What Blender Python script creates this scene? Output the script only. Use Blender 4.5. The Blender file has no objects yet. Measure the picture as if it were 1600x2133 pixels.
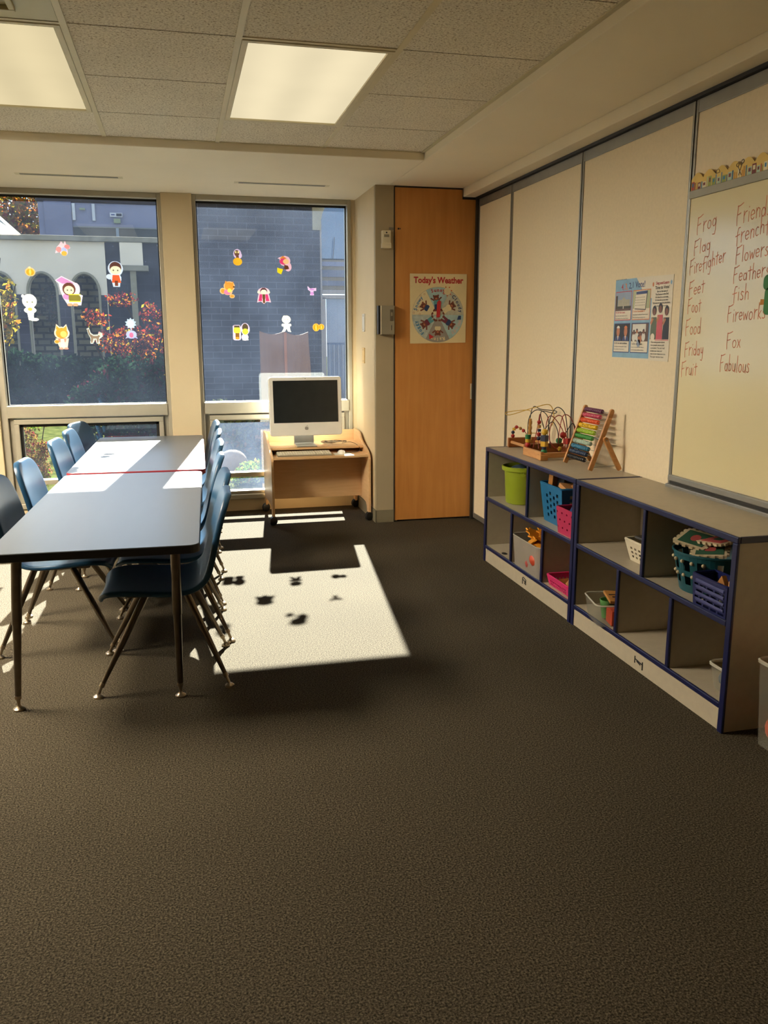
import bpy, bmesh, math, random
from mathutils import Vector, Matrix, Euler

PI = math.pi
sc = bpy.context.scene
COL = sc.collection

# ------------------------------------------------------------------ camera
YAW, PITCH, ROLL, FPX, CAMH = 0.2372, 0.2077, -0.0015, 1740.3, 1.3802
cy_, sy_ = math.cos(YAW), math.sin(YAW)
cp_, sp_ = math.cos(PITCH), math.sin(PITCH)
cr_, sr_ = math.cos(ROLL), math.sin(ROLL)
right0 = Vector((cy_, -sy_, 0)); fw0 = Vector((sy_, cy_, 0)); up0 = Vector((0, 0, 1))
fw = fw0 * cp_ - up0 * sp_
upv = up0 * cp_ + fw0 * sp_
r2 = right0 * cr_ + upv * sr_
u2 = upv * cr_ - right0 * sr_
cam_data = bpy.data.cameras.new('camera')
cam = bpy.data.objects.new('camera', cam_data)
COL.objects.link(cam)
mw = Matrix(((r2.x, u2.x, -fw.x, 0), (r2.y, u2.y, -fw.y, 0), (r2.z, u2.z, -fw.z, CAMH), (0, 0, 0, 1)))
cam.matrix_world = mw
cam_data.sensor_fit = 'VERTICAL'
cam_data.sensor_height = 24.0
cam_data.lens = FPX / 2133.0 * 24.0
cam_data.clip_start = 0.05
cam_data.clip_end = 300
sc.camera = cam

# ------------------------------------------------------------------ light
SUN_E = 14.0
SKY = 0.14
LAMP = 0.188          # radiance of the troffer lenses in view
EXPOSURE = 2.45
sun_dir = Vector((-0.404, -3.455, -2.37)).normalized()
sd = bpy.data.lights.new('sun', 'SUN')
sd.energy = SUN_E
sd.angle = math.radians(0.53)
sd.color = (1.0, 0.93, 0.80)
sun = bpy.data.objects.new('sun', sd)
COL.objects.link(sun)
sun.rotation_euler = (-sun_dir).to_track_quat('Z', 'Y').to_euler()
sun.location = (2, 20, 15)

world = bpy.data.worlds.new('world')
sc.world = world
world.use_nodes = True
wn = world.node_tree.nodes; wl = world.node_tree.links
bg = wn['Background']
sky = wn.new('ShaderNodeTexSky')
sky.sky_type = 'NISHITA'
sky.sun_disc = False
sky.sun_elevation = math.radians(34.3)
sky.sun_rotation = math.atan2(0.404, 3.455)
sky.altitude = 100
sky.air_density = 1.0
sky.dust_density = 0.0
# clear sky: keep its colour, flatten the glow round the sun
mixs = wn.new('ShaderNodeMix'); mixs.data_type = 'RGBA'; mixs.inputs[0].default_value = 0.9
mixs.inputs[7].default_value = (2.2, 2.7, 3.6, 1)
wl.new(sky.outputs[0], mixs.inputs[6]); wl.new(mixs.outputs[2], bg.inputs[0])
bg.inputs[1].default_value = SKY

sc.view_settings.view_transform = 'Standard'
sc.view_settings.look = 'None'
sc.view_settings.gamma = 1.0
sc.view_settings.exposure = EXPOSURE
sc.view_settings.use_curve_mapping = False
cy = sc.cycles
cy.use_denoising = True
cy.max_bounces = 10
cy.diffuse_bounces = 6
cy.glossy_bounces = 4
cy.transmission_bounces = 6
cy.transparent_max_bounces = 16
cy.caustics_reflective = False
cy.caustics_refractive = False
cy.sample_clamp_indirect = 4.0


# ------------------------------------------------------------------ materials
DIM = 1.0      # colour scale; outdoor colours are darkened so the yard doesn't overexpose


def lin(c):
    if isinstance(c, str):
        c = [int(c[i:i + 2], 16) / 255 for i in (0, 2, 4)]
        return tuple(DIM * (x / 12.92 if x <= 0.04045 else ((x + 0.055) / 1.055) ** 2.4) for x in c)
    return tuple(c)


MATS = {}


def mat(name, col, rough=0.6, metal=0.0, var=0.06, scale=12.0, bump=0.0, bscale=80.0, spec=None, stretch=None,
        col2=None, coat=0.0, sub=0.0):
    """procedural principled material: noise driven colour variation and optional bump"""
    if name in MATS:
        return MATS[name]
    spec = (0.5 if DIM == 1.0 else 0.1) if spec is None else spec
    c = lin(col)
    m = bpy.data.materials.new(name)
    m.use_nodes = True
    nt = m.node_tree; n = nt.nodes; l = nt.links
    b = n['Principled BSDF']
    b.inputs['Roughness'].default_value = rough
    b.inputs['Metallic'].default_value = metal
    b.inputs['Specular IOR Level'].default_value = spec
    b.inputs['Coat Weight'].default_value = coat
    tc = n.new('ShaderNodeTexCoord')
    mp = n.new('ShaderNodeMapping')
    if stretch:
        mp.inputs['Scale'].default_value = stretch
    l.new(tc.outputs['Object'], mp.inputs[0])
    nz = n.new('ShaderNodeTexNoise')
    nz.inputs['Scale'].default_value = scale
    nz.inputs['Detail'].default_value = 4
    l.new(mp.outputs[0], nz.inputs['Vector'])
    ramp = n.new('ShaderNodeValToRGB')
    ramp.color_ramp.elements[0].position = 0.3
    ramp.color_ramp.elements[1].position = 0.7
    a = tuple(x * (1 - var) for x in c)
    d = lin(col2) if col2 else tuple(min(1, x * (1 + var)) for x in c)
    ramp.color_ramp.elements[0].color = (*a, 1)
    ramp.color_ramp.elements[1].color = (*d, 1)
    l.new(nz.outputs['Fac'], ramp.inputs[0])
    l.new(ramp.outputs[0], b.inputs['Base Color'])
    if bump > 0:
        bz = n.new('ShaderNodeTexNoise')
        bz.inputs['Scale'].default_value = bscale
        bz.inputs['Detail'].default_value = 3
        l.new(mp.outputs[0], bz.inputs['Vector'])
        bp = n.new('ShaderNodeBump')
        bp.inputs['Strength'].default_value = bump
        bp.inputs['Distance'].default_value = 0.01
        l.new(bz.outputs['Fac'], bp.inputs['Height'])
        l.new(bp.outputs[0], b.inputs['Normal'])
    MATS[name] = m
    return m


def carpet_mat():
    m = bpy.data.materials.new('carpet'); m.use_nodes = True
    n = m.node_tree.nodes; l = m.node_tree.links; b = n['Principled BSDF']
    b.inputs['Roughness'].default_value = 0.95
    b.inputs['Specular IOR Level'].default_value = 0.1
    tc = n.new('ShaderNodeTexCoord')
    n1 = n.new('ShaderNodeTexNoise'); n1.inputs['Scale'].default_value = 190; n1.inputs['Detail'].default_value = 3
    n1.inputs['Roughness'].default_value = 0.7
    l.new(tc.outputs['Object'], n1.inputs['Vector'])
    r = n.new('ShaderNodeValToRGB'); cr = r.color_ramp
    cr.elements[0].position = 0.36; cr.elements[0].color = (0.010, 0.008, 0.005, 1)
    cr.elements[1].position = 0.66; cr.elements[1].color = (0.120, 0.098, 0.066, 1)
    e = cr.elements.new(0.5); e.color = (0.049, 0.039, 0.025, 1)
    l.new(n1.outputs['Fac'], r.inputs[0])
    n2 = n.new('ShaderNodeTexNoise'); n2.inputs['Scale'].default_value = 2.0; n2.inputs['Detail'].default_value = 5
    l.new(tc.outputs['Object'], n2.inputs['Vector'])
    mr = n.new('ShaderNodeMapRange'); mr.inputs['To Min'].default_value = 0.85; mr.inputs['To Max'].default_value = 1.15
    l.new(n2.outputs['Fac'], mr.inputs['Value'])
    mx = n.new('ShaderNodeMix'); mx.data_type = 'RGBA'; mx.blend_type = 'MULTIPLY'; mx.inputs[0].default_value = 1
    l.new(r.outputs[0], mx.inputs[6]); l.new(mr.outputs[0], mx.inputs[7])
    l.new(mx.outputs[2], b.inputs['Base Color'])
    v = n.new('ShaderNodeTexVoronoi'); v.inputs['Scale'].default_value = 210
    l.new(tc.outputs['Object'], v.inputs['Vector'])
    bp = n.new('ShaderNodeBump'); bp.inputs['Strength'].default_value = 0.35; bp.inputs['Distance'].default_value = 0.003
    bp.invert = True
    l.new(v.outputs['Distance'], bp.inputs['Height']); l.new(bp.outputs[0], b.inputs['Normal'])
    return m


def tile_mat():
    m = bpy.data.materials.new('fissured_tile'); m.use_nodes = True
    n = m.node_tree.nodes; l = m.node_tree.links; b = n['Principled BSDF']
    b.inputs['Roughness'].default_value = 0.9
    b.inputs['Specular IOR Level'].default_value = 0.15
    tc = n.new('ShaderNodeTexCoord')
    n1 = n.new('ShaderNodeTexNoise'); n1.inputs['Scale'].default_value = 125; n1.inputs['Detail'].default_value = 4
    n1.inputs['Distortion'].default_value = 0.6
    l.new(tc.outputs['Object'], n1.inputs['Vector'])
    r = n.new('ShaderNodeValToRGB'); cr = r.color_ramp
    cr.elements[0].position = 0.33; cr.elements[0].color = (0.34, 0.27, 0.18, 1)
    cr.elements[1].position = 0.68; cr.elements[1].color = (0.88, 0.82, 0.68, 1)
    e = cr.elements.new(0.43); e.color = (0.68, 0.62, 0.49, 1)
    l.new(n1.outputs['Fac'], r.inputs[0])
    n2 = n.new('ShaderNodeTexNoise'); n2.inputs['Scale'].default_value = 3.5; n2.inputs['Detail'].default_value = 3
    l.new(tc.outputs['Object'], n2.inputs['Vector'])
    mr = n.new('ShaderNodeMapRange'); mr.inputs['To Min'].default_value = 0.88; mr.inputs['To Max'].default_value = 1.08
    l.new(n2.outputs['Fac'], mr.inputs['Value'])
    mx = n.new('ShaderNodeMix'); mx.data_type = 'RGBA'; mx.blend_type = 'MULTIPLY'; mx.inputs[0].default_value = 1
    l.new(r.outputs[0], mx.inputs[6]); l.new(mr.outputs[0], mx.inputs[7])
    l.new(mx.outputs[2], b.inputs['Base Color'])
    bp = n.new('ShaderNodeBump'); bp.inputs['Strength'].default_value = 0.5; bp.inputs['Distance'].default_value = 0.004
    l.new(n1.outputs['Fac'], bp.inputs['Height']); l.new(bp.outputs[0], b.inputs['Normal'])
    return m


def wood_mat(name, c1, c2, sc_=(40, 40, 1.2), rough=0.45, scale=2.2, spec=0.4):
    m = bpy.data.materials.new(name); m.use_nodes = True
    n = m.node_tree.nodes; l = m.node_tree.links; b = n['Principled BSDF']
    b.inputs['Roughness'].default_value = rough
    b.inputs['Specular IOR Level'].default_value = spec
    tc = n.new('ShaderNodeTexCoord'); mp = n.new('ShaderNodeMapping'); mp.inputs['Scale'].default_value = sc_
    l.new(tc.outputs['Object'], mp.inputs[0])
    n1 = n.new('ShaderNodeTexNoise'); n1.inputs['Scale'].default_value = scale; n1.inputs['Detail'].default_value = 6
    n1.inputs['Distortion'].default_value = 0.4
    l.new(mp.outputs[0], n1.inputs['Vector'])
    n3 = n.new('ShaderNodeTexNoise'); n3.inputs['Scale'].default_value = 2.5; n3.inputs['Detail'].default_value = 3
    l.new(tc.outputs['Object'], n3.inputs['Vector'])
    ad = n.new('ShaderNodeMix'); ad.data_type = 'FLOAT'; ad.inputs[0].default_value = 0.45
    l.new(n1.outputs['Fac'], ad.inputs[2]); l.new(n3.outputs['Fac'], ad.inputs[3])
    r = n.new('ShaderNodeValToRGB'); cr = r.color_ramp
    cr.elements[0].position = 0.3; cr.elements[0].color = (*lin(c1), 1)
    cr.elements[1].position = 0.7; cr.elements[1].color = (*lin(c2), 1)
    l.new(ad.outputs[0], r.inputs[0]); l.new(r.outputs[0], b.inputs['Base Color'])
    MATS[name] = m
    return m


def brick_mat(name, c1, c2, mortar, bw, bh, msize=0.012, axis='XZ', rough=0.85):
    m = bpy.data.materials.new(name); m.use_nodes = True
    n = m.node_tree.nodes; l = m.node_tree.links; b = n['Principled BSDF']
    b.inputs['Roughness'].default_value = rough; b.inputs['Specular IOR Level'].default_value = 0.1
    tc = n.new('ShaderNodeTexCoord'); sp = n.new('ShaderNodeSeparateXYZ'); cb = n.new('ShaderNodeCombineXYZ')
    l.new(tc.outputs['Object'], sp.inputs[0])
    l.new(sp.outputs['X'], cb.inputs['X']); l.new(sp.outputs['Z'], cb.inputs['Y'])
    br = n.new('ShaderNodeTexBrick')
    br.inputs['Scale'].default_value = 1.0
    br.inputs['Brick Width'].default_value = bw; br.inputs['Row Height'].default_value = bh
    br.inputs['Mortar Size'].default_value = msize
    br.inputs['Color1'].default_value = (*lin(c1), 1); br.inputs['Color2'].default_value = (*lin(c2), 1)
    br.inputs['Mortar'].default_value = (*lin(mortar), 1)
    l.new(cb.outputs[0], br.inputs['Vector'])
    l.new(br.outputs['Color'], b.inputs['Base Color'])
    return m


def glass_mat(name, dust, seed):
    """window glass with a thin film of dust that the sun picks out"""
    m = bpy.data.materials.new(name); m.use_nodes = True
    n = m.node_tree.nodes; l = m.node_tree.links
    n.remove(n['Principled BSDF']); out = n['Material Output']
    tr = n.new('ShaderNodeBsdfTransparent'); tr.inputs[0].default_value = (0.90, 0.94, 0.95, 1)
    gl = n.new('ShaderNodeBsdfGlossy'); gl.inputs['Roughness'].default_value = 0.0
    fr = n.new('ShaderNodeFresnel'); fr.inputs[0].default_value = 1.5
    mg = n.new('ShaderNodeMixShader')
    l.new(fr.outputs[0], mg.inputs[0]); l.new(tr.outputs[0], mg.inputs[1]); l.new(gl.outputs[0], mg.inputs[2])
    tl = n.new('ShaderNodeBsdfTranslucent'); tl.inputs[0].default_value = (0.50, 0.66, 1.0, 1)
    tc = n.new('ShaderNodeTexCoord')
    nz = n.new('ShaderNodeTexNoise'); nz.inputs['Scale'].default_value = 2.2; nz.inputs['Detail'].default_value = 7
    nz.inputs['Roughness'].default_value = 0.6
    mp = n.new('ShaderNodeMapping'); mp.inputs['Location'].default_value = (seed, 0, seed)
    l.new(tc.outputs['Object'], mp.inputs[0]); l.new(mp.outputs[0], nz.inputs['Vector'])
    mr = n.new('ShaderNodeMapRange'); mr.inputs['From Min'].default_value = 0.3; mr.inputs['From Max'].default_value = 0.75
    mr.inputs['To Min'].default_value = dust * 0.6; mr.inputs['To Max'].default_value = dust * 1.6
    l.new(nz.outputs['Fac'], mr.inputs['Value'])
    # specks
    vz = n.new('ShaderNodeTexVoronoi'); vz.inputs['Scale'].default_value = 22
    l.new(mp.outputs[0], vz.inputs['Vector'])
    lt = n.new('ShaderNodeMath'); lt.operation = 'LESS_THAN'; lt.inputs[1].default_value = 0.05
    l.new(vz.outputs['Distance'], lt.inputs[0])
    mu = n.new('ShaderNodeMath'); mu.operation = 'MULTIPLY'; mu.inputs[1].default_value = 0.03
    l.new(lt.outputs[0], mu.inputs[0])
    ad = n.new('ShaderNodeMath'); ad.operation = 'ADD'
    l.new(mr.outputs[0], ad.inputs[0]); l.new(mu.outputs[0], ad.inputs[1])
    md = n.new('ShaderNodeMixShader')
    l.new(ad.outputs[0], md.inputs[0]); l.new(mg.outputs[0], md.inputs[1]); l.new(tl.outputs[0], md.inputs[2])
    l.new(md.outputs[0], out.inputs[0])
    return m


def clear_plastic(name, col, alpha, rough=0.15):
    m = bpy.data.materials.new(name); m.use_nodes = True
    n = m.node_tree.nodes; l = m.node_tree.links
    b = n['Principled BSDF']; out = n['Material Output']
    b.inputs['Base Color'].default_value = (*lin(col), 1); b.inputs['Roughness'].default_value = rough
    tr = n.new('ShaderNodeBsdfTransparent')
    mx = n.new('ShaderNodeMixShader')
    nz = n.new('ShaderNodeTexNoise'); nz.inputs['Scale'].default_value = 9
    tc = n.new('ShaderNodeTexCoord'); l.new(tc.outputs['Object'], nz.inputs['Vector'])
    mr = n.new('ShaderNodeMapRange'); mr.inputs['To Min'].default_value = alpha * 0.9
    mr.inputs['To Max'].default_value = min(1, alpha * 1.1)
    l.new(nz.outputs['Fac'], mr.inputs['Value'])
    l.new(mr.outputs[0], mx.inputs[0]); l.new(tr.outputs[0], mx.inputs[1]); l.new(b.outputs[0], mx.inputs[2])
    l.new(mx.outputs[0], out.inputs[0])
    return m


def thin_mat(name, col, trans=0.5):
    """thin sheet (leaf, vinyl sticker, paper): diffuse + translucent"""
    if name in MATS:
        return MATS[name]
    m = bpy.data.materials.new(name); m.use_nodes = True
    n = m.node_tree.nodes; l = m.node_tree.links
    n.remove(n['Principled BSDF']); out = n['Material Output']
    c = lin(col)
    tc = n.new('ShaderNodeTexCoord')
    nz = n.new('ShaderNodeTexNoise'); nz.inputs['Scale'].default_value = 6
    l.new(tc.outputs['Object'], nz.inputs['Vector'])
    r = n.new('ShaderNodeValToRGB')
    r.color_ramp.elements[0].position = 0.35; r.color_ramp.elements[1].position = 0.65
    r.color_ramp.elements[0].color = (*[x * 0.85 for x in c], 1); r.color_ramp.elements[1].color = (*[min(1, x * 1.1) for x in c], 1)
    l.new(nz.outputs['Fac'], r.inputs[0])
    d = n.new('ShaderNodeBsdfDiffuse'); t = n.new('ShaderNodeBsdfTranslucent'); mx = n.new('ShaderNodeMixShader')
    mx.inputs[0].default_value = trans
    l.new(r.outputs[0], d.inputs[0]); l.new(r.outputs[0], t.inputs[0])
    l.new(d.outputs[0], mx.inputs[1]); l.new(t.outputs[0], mx.inputs[2]); l.new(mx.outputs[0], out.inputs[0])
    MATS[name] = m
    return m


def lamp_mat(name, col, strength):
    m = bpy.data.materials.new(name); m.use_nodes = True
    n = m.node_tree.nodes; l = m.node_tree.links
    n.remove(n['Principled BSDF']); out = n['Material Output']
    em = n.new('ShaderNodeEmission'); em.inputs[0].default_value = (*col, 1)
    tc = n.new('ShaderNodeTexCoord')
    nz = n.new('ShaderNodeTexNoise'); nz.inputs['Scale'].default_value = 3
    l.new(tc.outputs['Object'], nz.inputs['Vector'])
    # the two tubes show through the lens as slightly brighter bars
    sp = n.new('ShaderNodeSeparateXYZ'); l.new(tc.outputs['Object'], sp.inputs[0])
    mm = n.new('ShaderNodeMath'); mm.operation = 'MULTIPLY'; mm.inputs[1].default_value = 2 * PI / 0.27
    l.new(sp.outputs['X'], mm.inputs[0])
    co = n.new('ShaderNodeMath'); co.operation = 'COSINE'; l.new(mm.outputs[0], co.inputs[0])
    m2 = n.new('ShaderNodeMath'); m2.operation = 'MULTIPLY_ADD'; m2.inputs[1].default_value = -0.06 * strength; m2.inputs[2].default_value = strength
    l.new(co.outputs[0], m2.inputs[0])
    m3 = n.new('ShaderNodeMath'); m3.operation = 'MULTIPLY_ADD'; m3.inputs[1].default_value = 0.12 * strength
    l.new(nz.outputs['Fac'], m3.inputs[0]); l.new(m2.outputs[0], m3.inputs[2])
    l.new(m3.outputs[0], em.inputs[1]); l.new(em.outputs[0], out.inputs[0])
    return m


# ------------------------------------------------------------------ mesh building
class MB:
    def __init__(s):
        s.v = []; s.f = []; s.m = []; s.mi = 0

    def mat(s, i):
        s.mi = i; return s

    def add(s, vs, fs):
        o = len(s.v)
        s.v += [tuple(p) for p in vs]
        for f in fs:
            s.f.append(tuple(o + i for i in f)); s.m.append(s.mi)
        return s

    def box(s, x0, x1, y0, y1, z0, z1):
        x0, x1 = min(x0, x1), max(x0, x1); y0, y1 = min(y0, y1), max(y0, y1); z0, z1 = min(z0, z1), max(z0, z1)
        return s.add([(x0, y0, z0), (x1, y0, z0), (x1, y1, z0), (x0, y1, z0), (x0, y0, z1), (x1, y0, z1), (x1, y1, z1), (x0, y1, z1)],
                     [(0, 3, 2, 1), (4, 5, 6, 7), (0, 1, 5, 4), (1, 2, 6, 5), (2, 3, 7, 6), (3, 0, 4, 7)])

    def rbox(s, c, size, M=None):
        """box of given size about c, turned by matrix M"""
        M = M or Matrix.Identity(3)
        hx, hy, hz = [q / 2 for q in size]
        vs = [Vector(c) + M @ Vector(p) for p in [(-hx, -hy, -hz), (hx, -hy, -hz), (hx, hy, -hz), (-hx, hy, -hz), (-hx, -hy, hz), (hx, -hy, hz), (hx, hy, hz), (-hx, hy, hz)]]
        return s.add(vs, [(0, 3, 2, 1), (4, 5, 6, 7), (0, 1, 5, 4), (1, 2, 6, 5), (2, 3, 7, 6), (3, 0, 4, 7)])

    def tube(s, pts, r, n=10, caps=True, closed=False):
        pts = [Vector(p) for p in pts]
        k = len(pts)
        rs = r if isinstance(r, (list, tuple)) else [r] * k
        rings = []
        up = None
        for i, p in enumerate(pts):
            a = pts[i - 1] if i > 0 else (pts[-1] if closed else pts[0])
            b = pts[i + 1] if i < k - 1 else (pts[0] if closed else pts[-1])
            t = (b - a).normalized()
            if up is None:
                up = Vector((0, 0, 1)) if abs(t.z) < 0.9 else Vector((1, 0, 0))
            e1 = (up - t * up.dot(t)).normalized(); e2 = t.cross(e1); up = e1
            rings.append([p + (e1 * math.cos(2 * PI * j / n) + e2 * math.sin(2 * PI * j / n)) * rs[i] for j in range(n)])
        vs = [q for ring in rings for q in ring]
        fs = []
        for i in range(k if closed else k - 1):
            i2 = (i + 1) % k
            for j in range(n):
                fs.append((i * n + j, i * n + (j + 1) % n, i2 * n + (j + 1) % n, i2 * n + j))
        if caps and not closed:
            fs.append(tuple(range(n))[::-1]); fs.append(tuple((k - 1) * n + j for j in range(n)))
        return s.add(vs, fs)

    def lathe(s, prof, c=(0, 0, 0), n=24, M=None, cap=True):
        """prof = [(r, z)...] turned about z through c"""
        M = M or Matrix.Identity(3)
        vs = []; fs = []
        for (r, z) in prof:
            for j in range(n):
                a = 2 * PI * j / n
                vs.append(Vector(c) + M @ Vector((r * math.cos(a), r * math.sin(a), z)))
        k = len(prof)
        for i in range(k - 1):
            for j in range(n):
                fs.append((i * n + j, i * n + (j + 1) % n, (i + 1) * n + (j + 1) % n, (i + 1) * n + j))
        if cap:
            fs.append(tuple(range(n))[::-1]); fs.append(tuple((k - 1) * n + j for j in range(n)))
        return s.add(vs, fs)

    def ball(s, c, r, n=12, k=8, sq=(1, 1, 1)):
        vs = []; fs = []
        for i in range(k + 1):
            th = PI * i / k
            for j in range(n):
                a = 2 * PI * j / n
                rr = max(math.sin(th), 0.001)
                vs.append((c[0] + r * sq[0] * rr * math.cos(a), c[1] + r * sq[1] * rr * math.sin(a), c[2] - r * sq[2] * math.cos(th)))
        for i in range(k):
            for j in range(n):
                fs.append((i * n + j, i * n + (j + 1) % n, (i + 1) * n + (j + 1) % n, (i + 1) * n + j))
        return s.add(vs, fs)

    def prism(s, poly, h, fmap):
        """poly 2D outline, extruded by h along the third axis; fmap(u, v, w) -> xyz"""
        n = len(poly)
        vs = [fmap(u, v, 0) for u, v in poly] + [fmap(u, v, h) for u, v in poly]
        fs = [tuple(range(n)), tuple(range(2 * n - 1, n - 1, -1))]
        for i in range(n):
            j = (i + 1) % n
            fs.append((i, i + n, j + n, j))
        return s.add(vs, fs)

    def flat(s, poly, fmap, w=0.0):
        return s.add([fmap(u, v, w) for u, v in poly], [tuple(range(len(poly)))])

    def build(s, name, mats, parent=None, smooth=False, bevel=0.0, seg=2, world=True, sub=0, solid=0.0, kind=None):
        me = bpy.data.meshes.new(name)
        off = parent_origin(parent) if (parent is not None and world) else Vector((0, 0, 0))
        me.from_pydata([tuple(Vector(p) - off) for p in s.v], [], s.f)
        if not isinstance(mats, (list, tuple)):
            mats = [mats]
        for m in mats:
            me.materials.append(m)
        for i, p in enumerate(me.polygons):
            p.material_index = s.m[i]
            p.use_smooth = smooth
        me.update()
        bm = bmesh.new(); bm.from_mesh(me)
        bmesh.ops.recalc_face_normals(bm, faces=bm.faces)
        bm.to_mesh(me); bm.free()
        o = bpy.data.objects.new(name, me)
        COL.objects.link(o)
        if parent is not None:
            o.parent = parent
        if solid:
            md = o.modifiers.new('solid', 'SOLIDIFY'); md.thickness = solid; md.offset = 0
        if bevel:
            md = o.modifiers.new('bevel', 'BEVEL'); md.width = bevel; md.segments = seg; md.limit_method = 'ANGLE'; md.angle_limit = math.radians(40)
        if sub:
            md = o.modifiers.new('sub', 'SUBSURF'); md.levels = sub; md.render_levels = sub
        if smooth and bevel == 0 and not sub:
            try:
                me.set_sharp_from_angle(angle=math.radians(45))
            except Exception:
                pass
        if kind:
            o['kind'] = kind
        return o


def parent_origin(p):
    v = Vector((0, 0, 0))
    while p is not None:
        v += p.location
        p = p.parent
    return v


def box(name, x0, x1, y0, y1, z0, z1, m, parent=None, bevel=0.0, kind=None, world=True):
    return MB().box(x0, x1, y0, y1, z0, z1).build(name, m, parent, bevel=bevel, kind=kind, world=world)


def thing(name, label, cat, loc=(0, 0, 0), group=None, rz=0.0, kind=None):
    o = bpy.data.objects.new(name, None)
    COL.objects.link(o)
    o.location = loc
    o.rotation_euler = (0, 0, rz)
    o.empty_display_size = 0.1
    o['label'] = label; o['category'] = cat
    if group:
        o['group'] = group
    if kind:
        o['kind'] = kind
    return o


def tag(o, label, cat, group=None, kind=None):
    o['label'] = label; o['category'] = cat
    if group:
        o['group'] = group
    if kind:
        o['kind'] = kind
    return o


def copy_tree(o, parent=None):
    c = o.copy(); COL.objects.link(c)
    if parent is not None:
        c.parent = parent
    for ch in list(o.children):
        copy_tree(ch, c)
    return c


def rrect(x0, x1, y0, y1, r, n=6):
    pts = []
    for cx, cy0, a0 in ((x1 - r, y1 - r, 0), (x0 + r, y1 - r, 90), (x0 + r, y0 + r, 180), (x1 - r, y0 + r, 270)):
        for i in range(n + 1):
            a = math.radians(a0 + 90 * i / n)
            pts.append((cx + r * math.cos(a), cy0 + r * math.sin(a)))
    return pts


def ell(cx, cy0, rx, ry, n=20, a0=0, a1=360):
    full = (a1 - a0) >= 360
    k = n if full else n + 1
    return [(cx + rx * math.cos(math.radians(a0 + (a1 - a0) * i / n)), cy0 + ry * math.sin(math.radians(a0 + (a1 - a0) * i / n))) for i in range(k)]


def text_polys(txt, size, align='LEFT', bold=0.0, xs=1.0):
    """letter outlines of the built-in font as mesh data (list of verts, list of faces)"""
    cu = bpy.data.curves.new('txt', 'FONT')
    cu.body = txt; cu.size = size; cu.align_x = align; cu.align_y = 'CENTER'; cu.offset = bold; cu.resolution_u = 3
    cu.fill_mode = 'FRONT' if hasattr(cu, 'fill_mode') else cu.fill_mode
    ob = bpy.data.objects.new('txt', cu)
    COL.objects.link(ob)
    dg = bpy.context.evaluated_depsgraph_get()
    me = bpy.data.meshes.new_from_object(ob.evaluated_get(dg))
    vs = [(p.co.x * xs, p.co.y) for p in me.vertices]
    fs = [tuple(p.vertices) for p in me.polygons]
    bpy.data.objects.remove(ob); bpy.data.curves.remove(cu); bpy.data.meshes.remove(me)
    return vs, fs


def add_text(mb, txt, size, fmap, cx, cyy, w, align='CENTER', rot=0.0, bold=0.0, xs=1.0):
    vs, fs = text_polys(txt, size, align, bold, xs)
    c, s = math.cos(rot), math.sin(rot)
    mb.add([fmap(cx + x * c - y * s, cyy + x * s + y * c, w) for x, y in vs], fs)


# ------------------------------------------------------------------ shared materials
M_carpet = carpet_mat()
M_tile = tile_mat()
M_wall = mat('cream_paint', '#CDBB98'.strip('#'), 0.75, var=0.03, scale=3, bump=0.05, bscale=120)
M_soffit = mat('soffit_paint', 'EAE0C8', 0.8, var=0.03, scale=2)
M_grey_wall = mat('taupe_paint', 'A39478', 0.75, var=0.04, scale=4)
M_panel = mat('fabric_panel', 'E0D0B2', 0.8, var=0.03, scale=60, bump=0.12, bscale=260, stretch=(1, 1, 1))
M_alu = mat('satin_aluminium', '8F8B82', 0.38, 0.55, var=0.05, scale=15)
M_frame = mat('window_aluminium', 'A9A290', 0.45, 0.25, var=0.04, scale=10)
M_black = mat('black_gasket', '14130F', 0.6, var=0.2)
M_dark = mat('dark_track', '1D1812', 0.7, var=0.2)
M_tee = mat('grid_enamel', 'CFC4A2', 0.5, var=0.04)
M_base = mat('rubber_base', '7A725C', 0.6, var=0.05)
M_blue_edge = mat('blue_edge_vinyl', '10153C', 0.35, var=0.08, spec=0.5)
M_lam = mat('grey_laminate', 'A59A86', 0.45, var=0.04, scale=30)
M_lamtop = mat('table_laminate', '5C636C', 0.34, var=0.03, scale=3, stretch=(6, 1, 1))
M_red_edge = mat('red_edge_vinyl', '93202A', 0.45, var=0.08)
M_blk_edge = mat('black_edge_vinyl', '17181B', 0.5, var=0.1)
M_chair = mat('blue_chair_plastic', '17405F', 0.38, var=0.08, scale=18, bump=0.05, bscale=400)
M_chrome = mat('worn_chrome', '665C50', 0.28, 0.9, var=0.12, scale=30)
M_glide = mat('nickel_glide', '9A8C78', 0.3, 0.9, var=0.1)
M_maple = wood_mat('maple_laminate', 'CDA475', 'DCB78A', (3, 3, 30), 0.45)
M_edge_maple = wood_mat('maple_edge', '8C5F3A', 'A87548', (3, 3, 30), 0.5)
M_door = wood_mat('birch_veneer', 'B47638', 'CB8E4C', (14, 14, 1.0), 0.4, 2.0)
M_white = mat('white_gloss_plastic', 'E9E8E2', 0.22, var=0.02, spec=0.5)
M_offwhite = mat('off_white_plastic', 'D2C8AE', 0.5, var=0.04)
M_grey_pl = mat('grey_plastic', '8A8270', 0.5, var=0.05)
M_blackpl = mat('black_plastic', '16171A', 0.4, var=0.15)
M_screen = mat('dark_screen', '24282A', 0.12, var=0.1, spec=0.6)
M_beech = wood_mat('beech_wood', 'B17A45', 'CE9A62', (6, 6, 30), 0.45)
M_beech2 = wood_mat('dark_beech_wood', '80481F', '9C6030', (6, 6, 30), 0.45)

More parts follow.
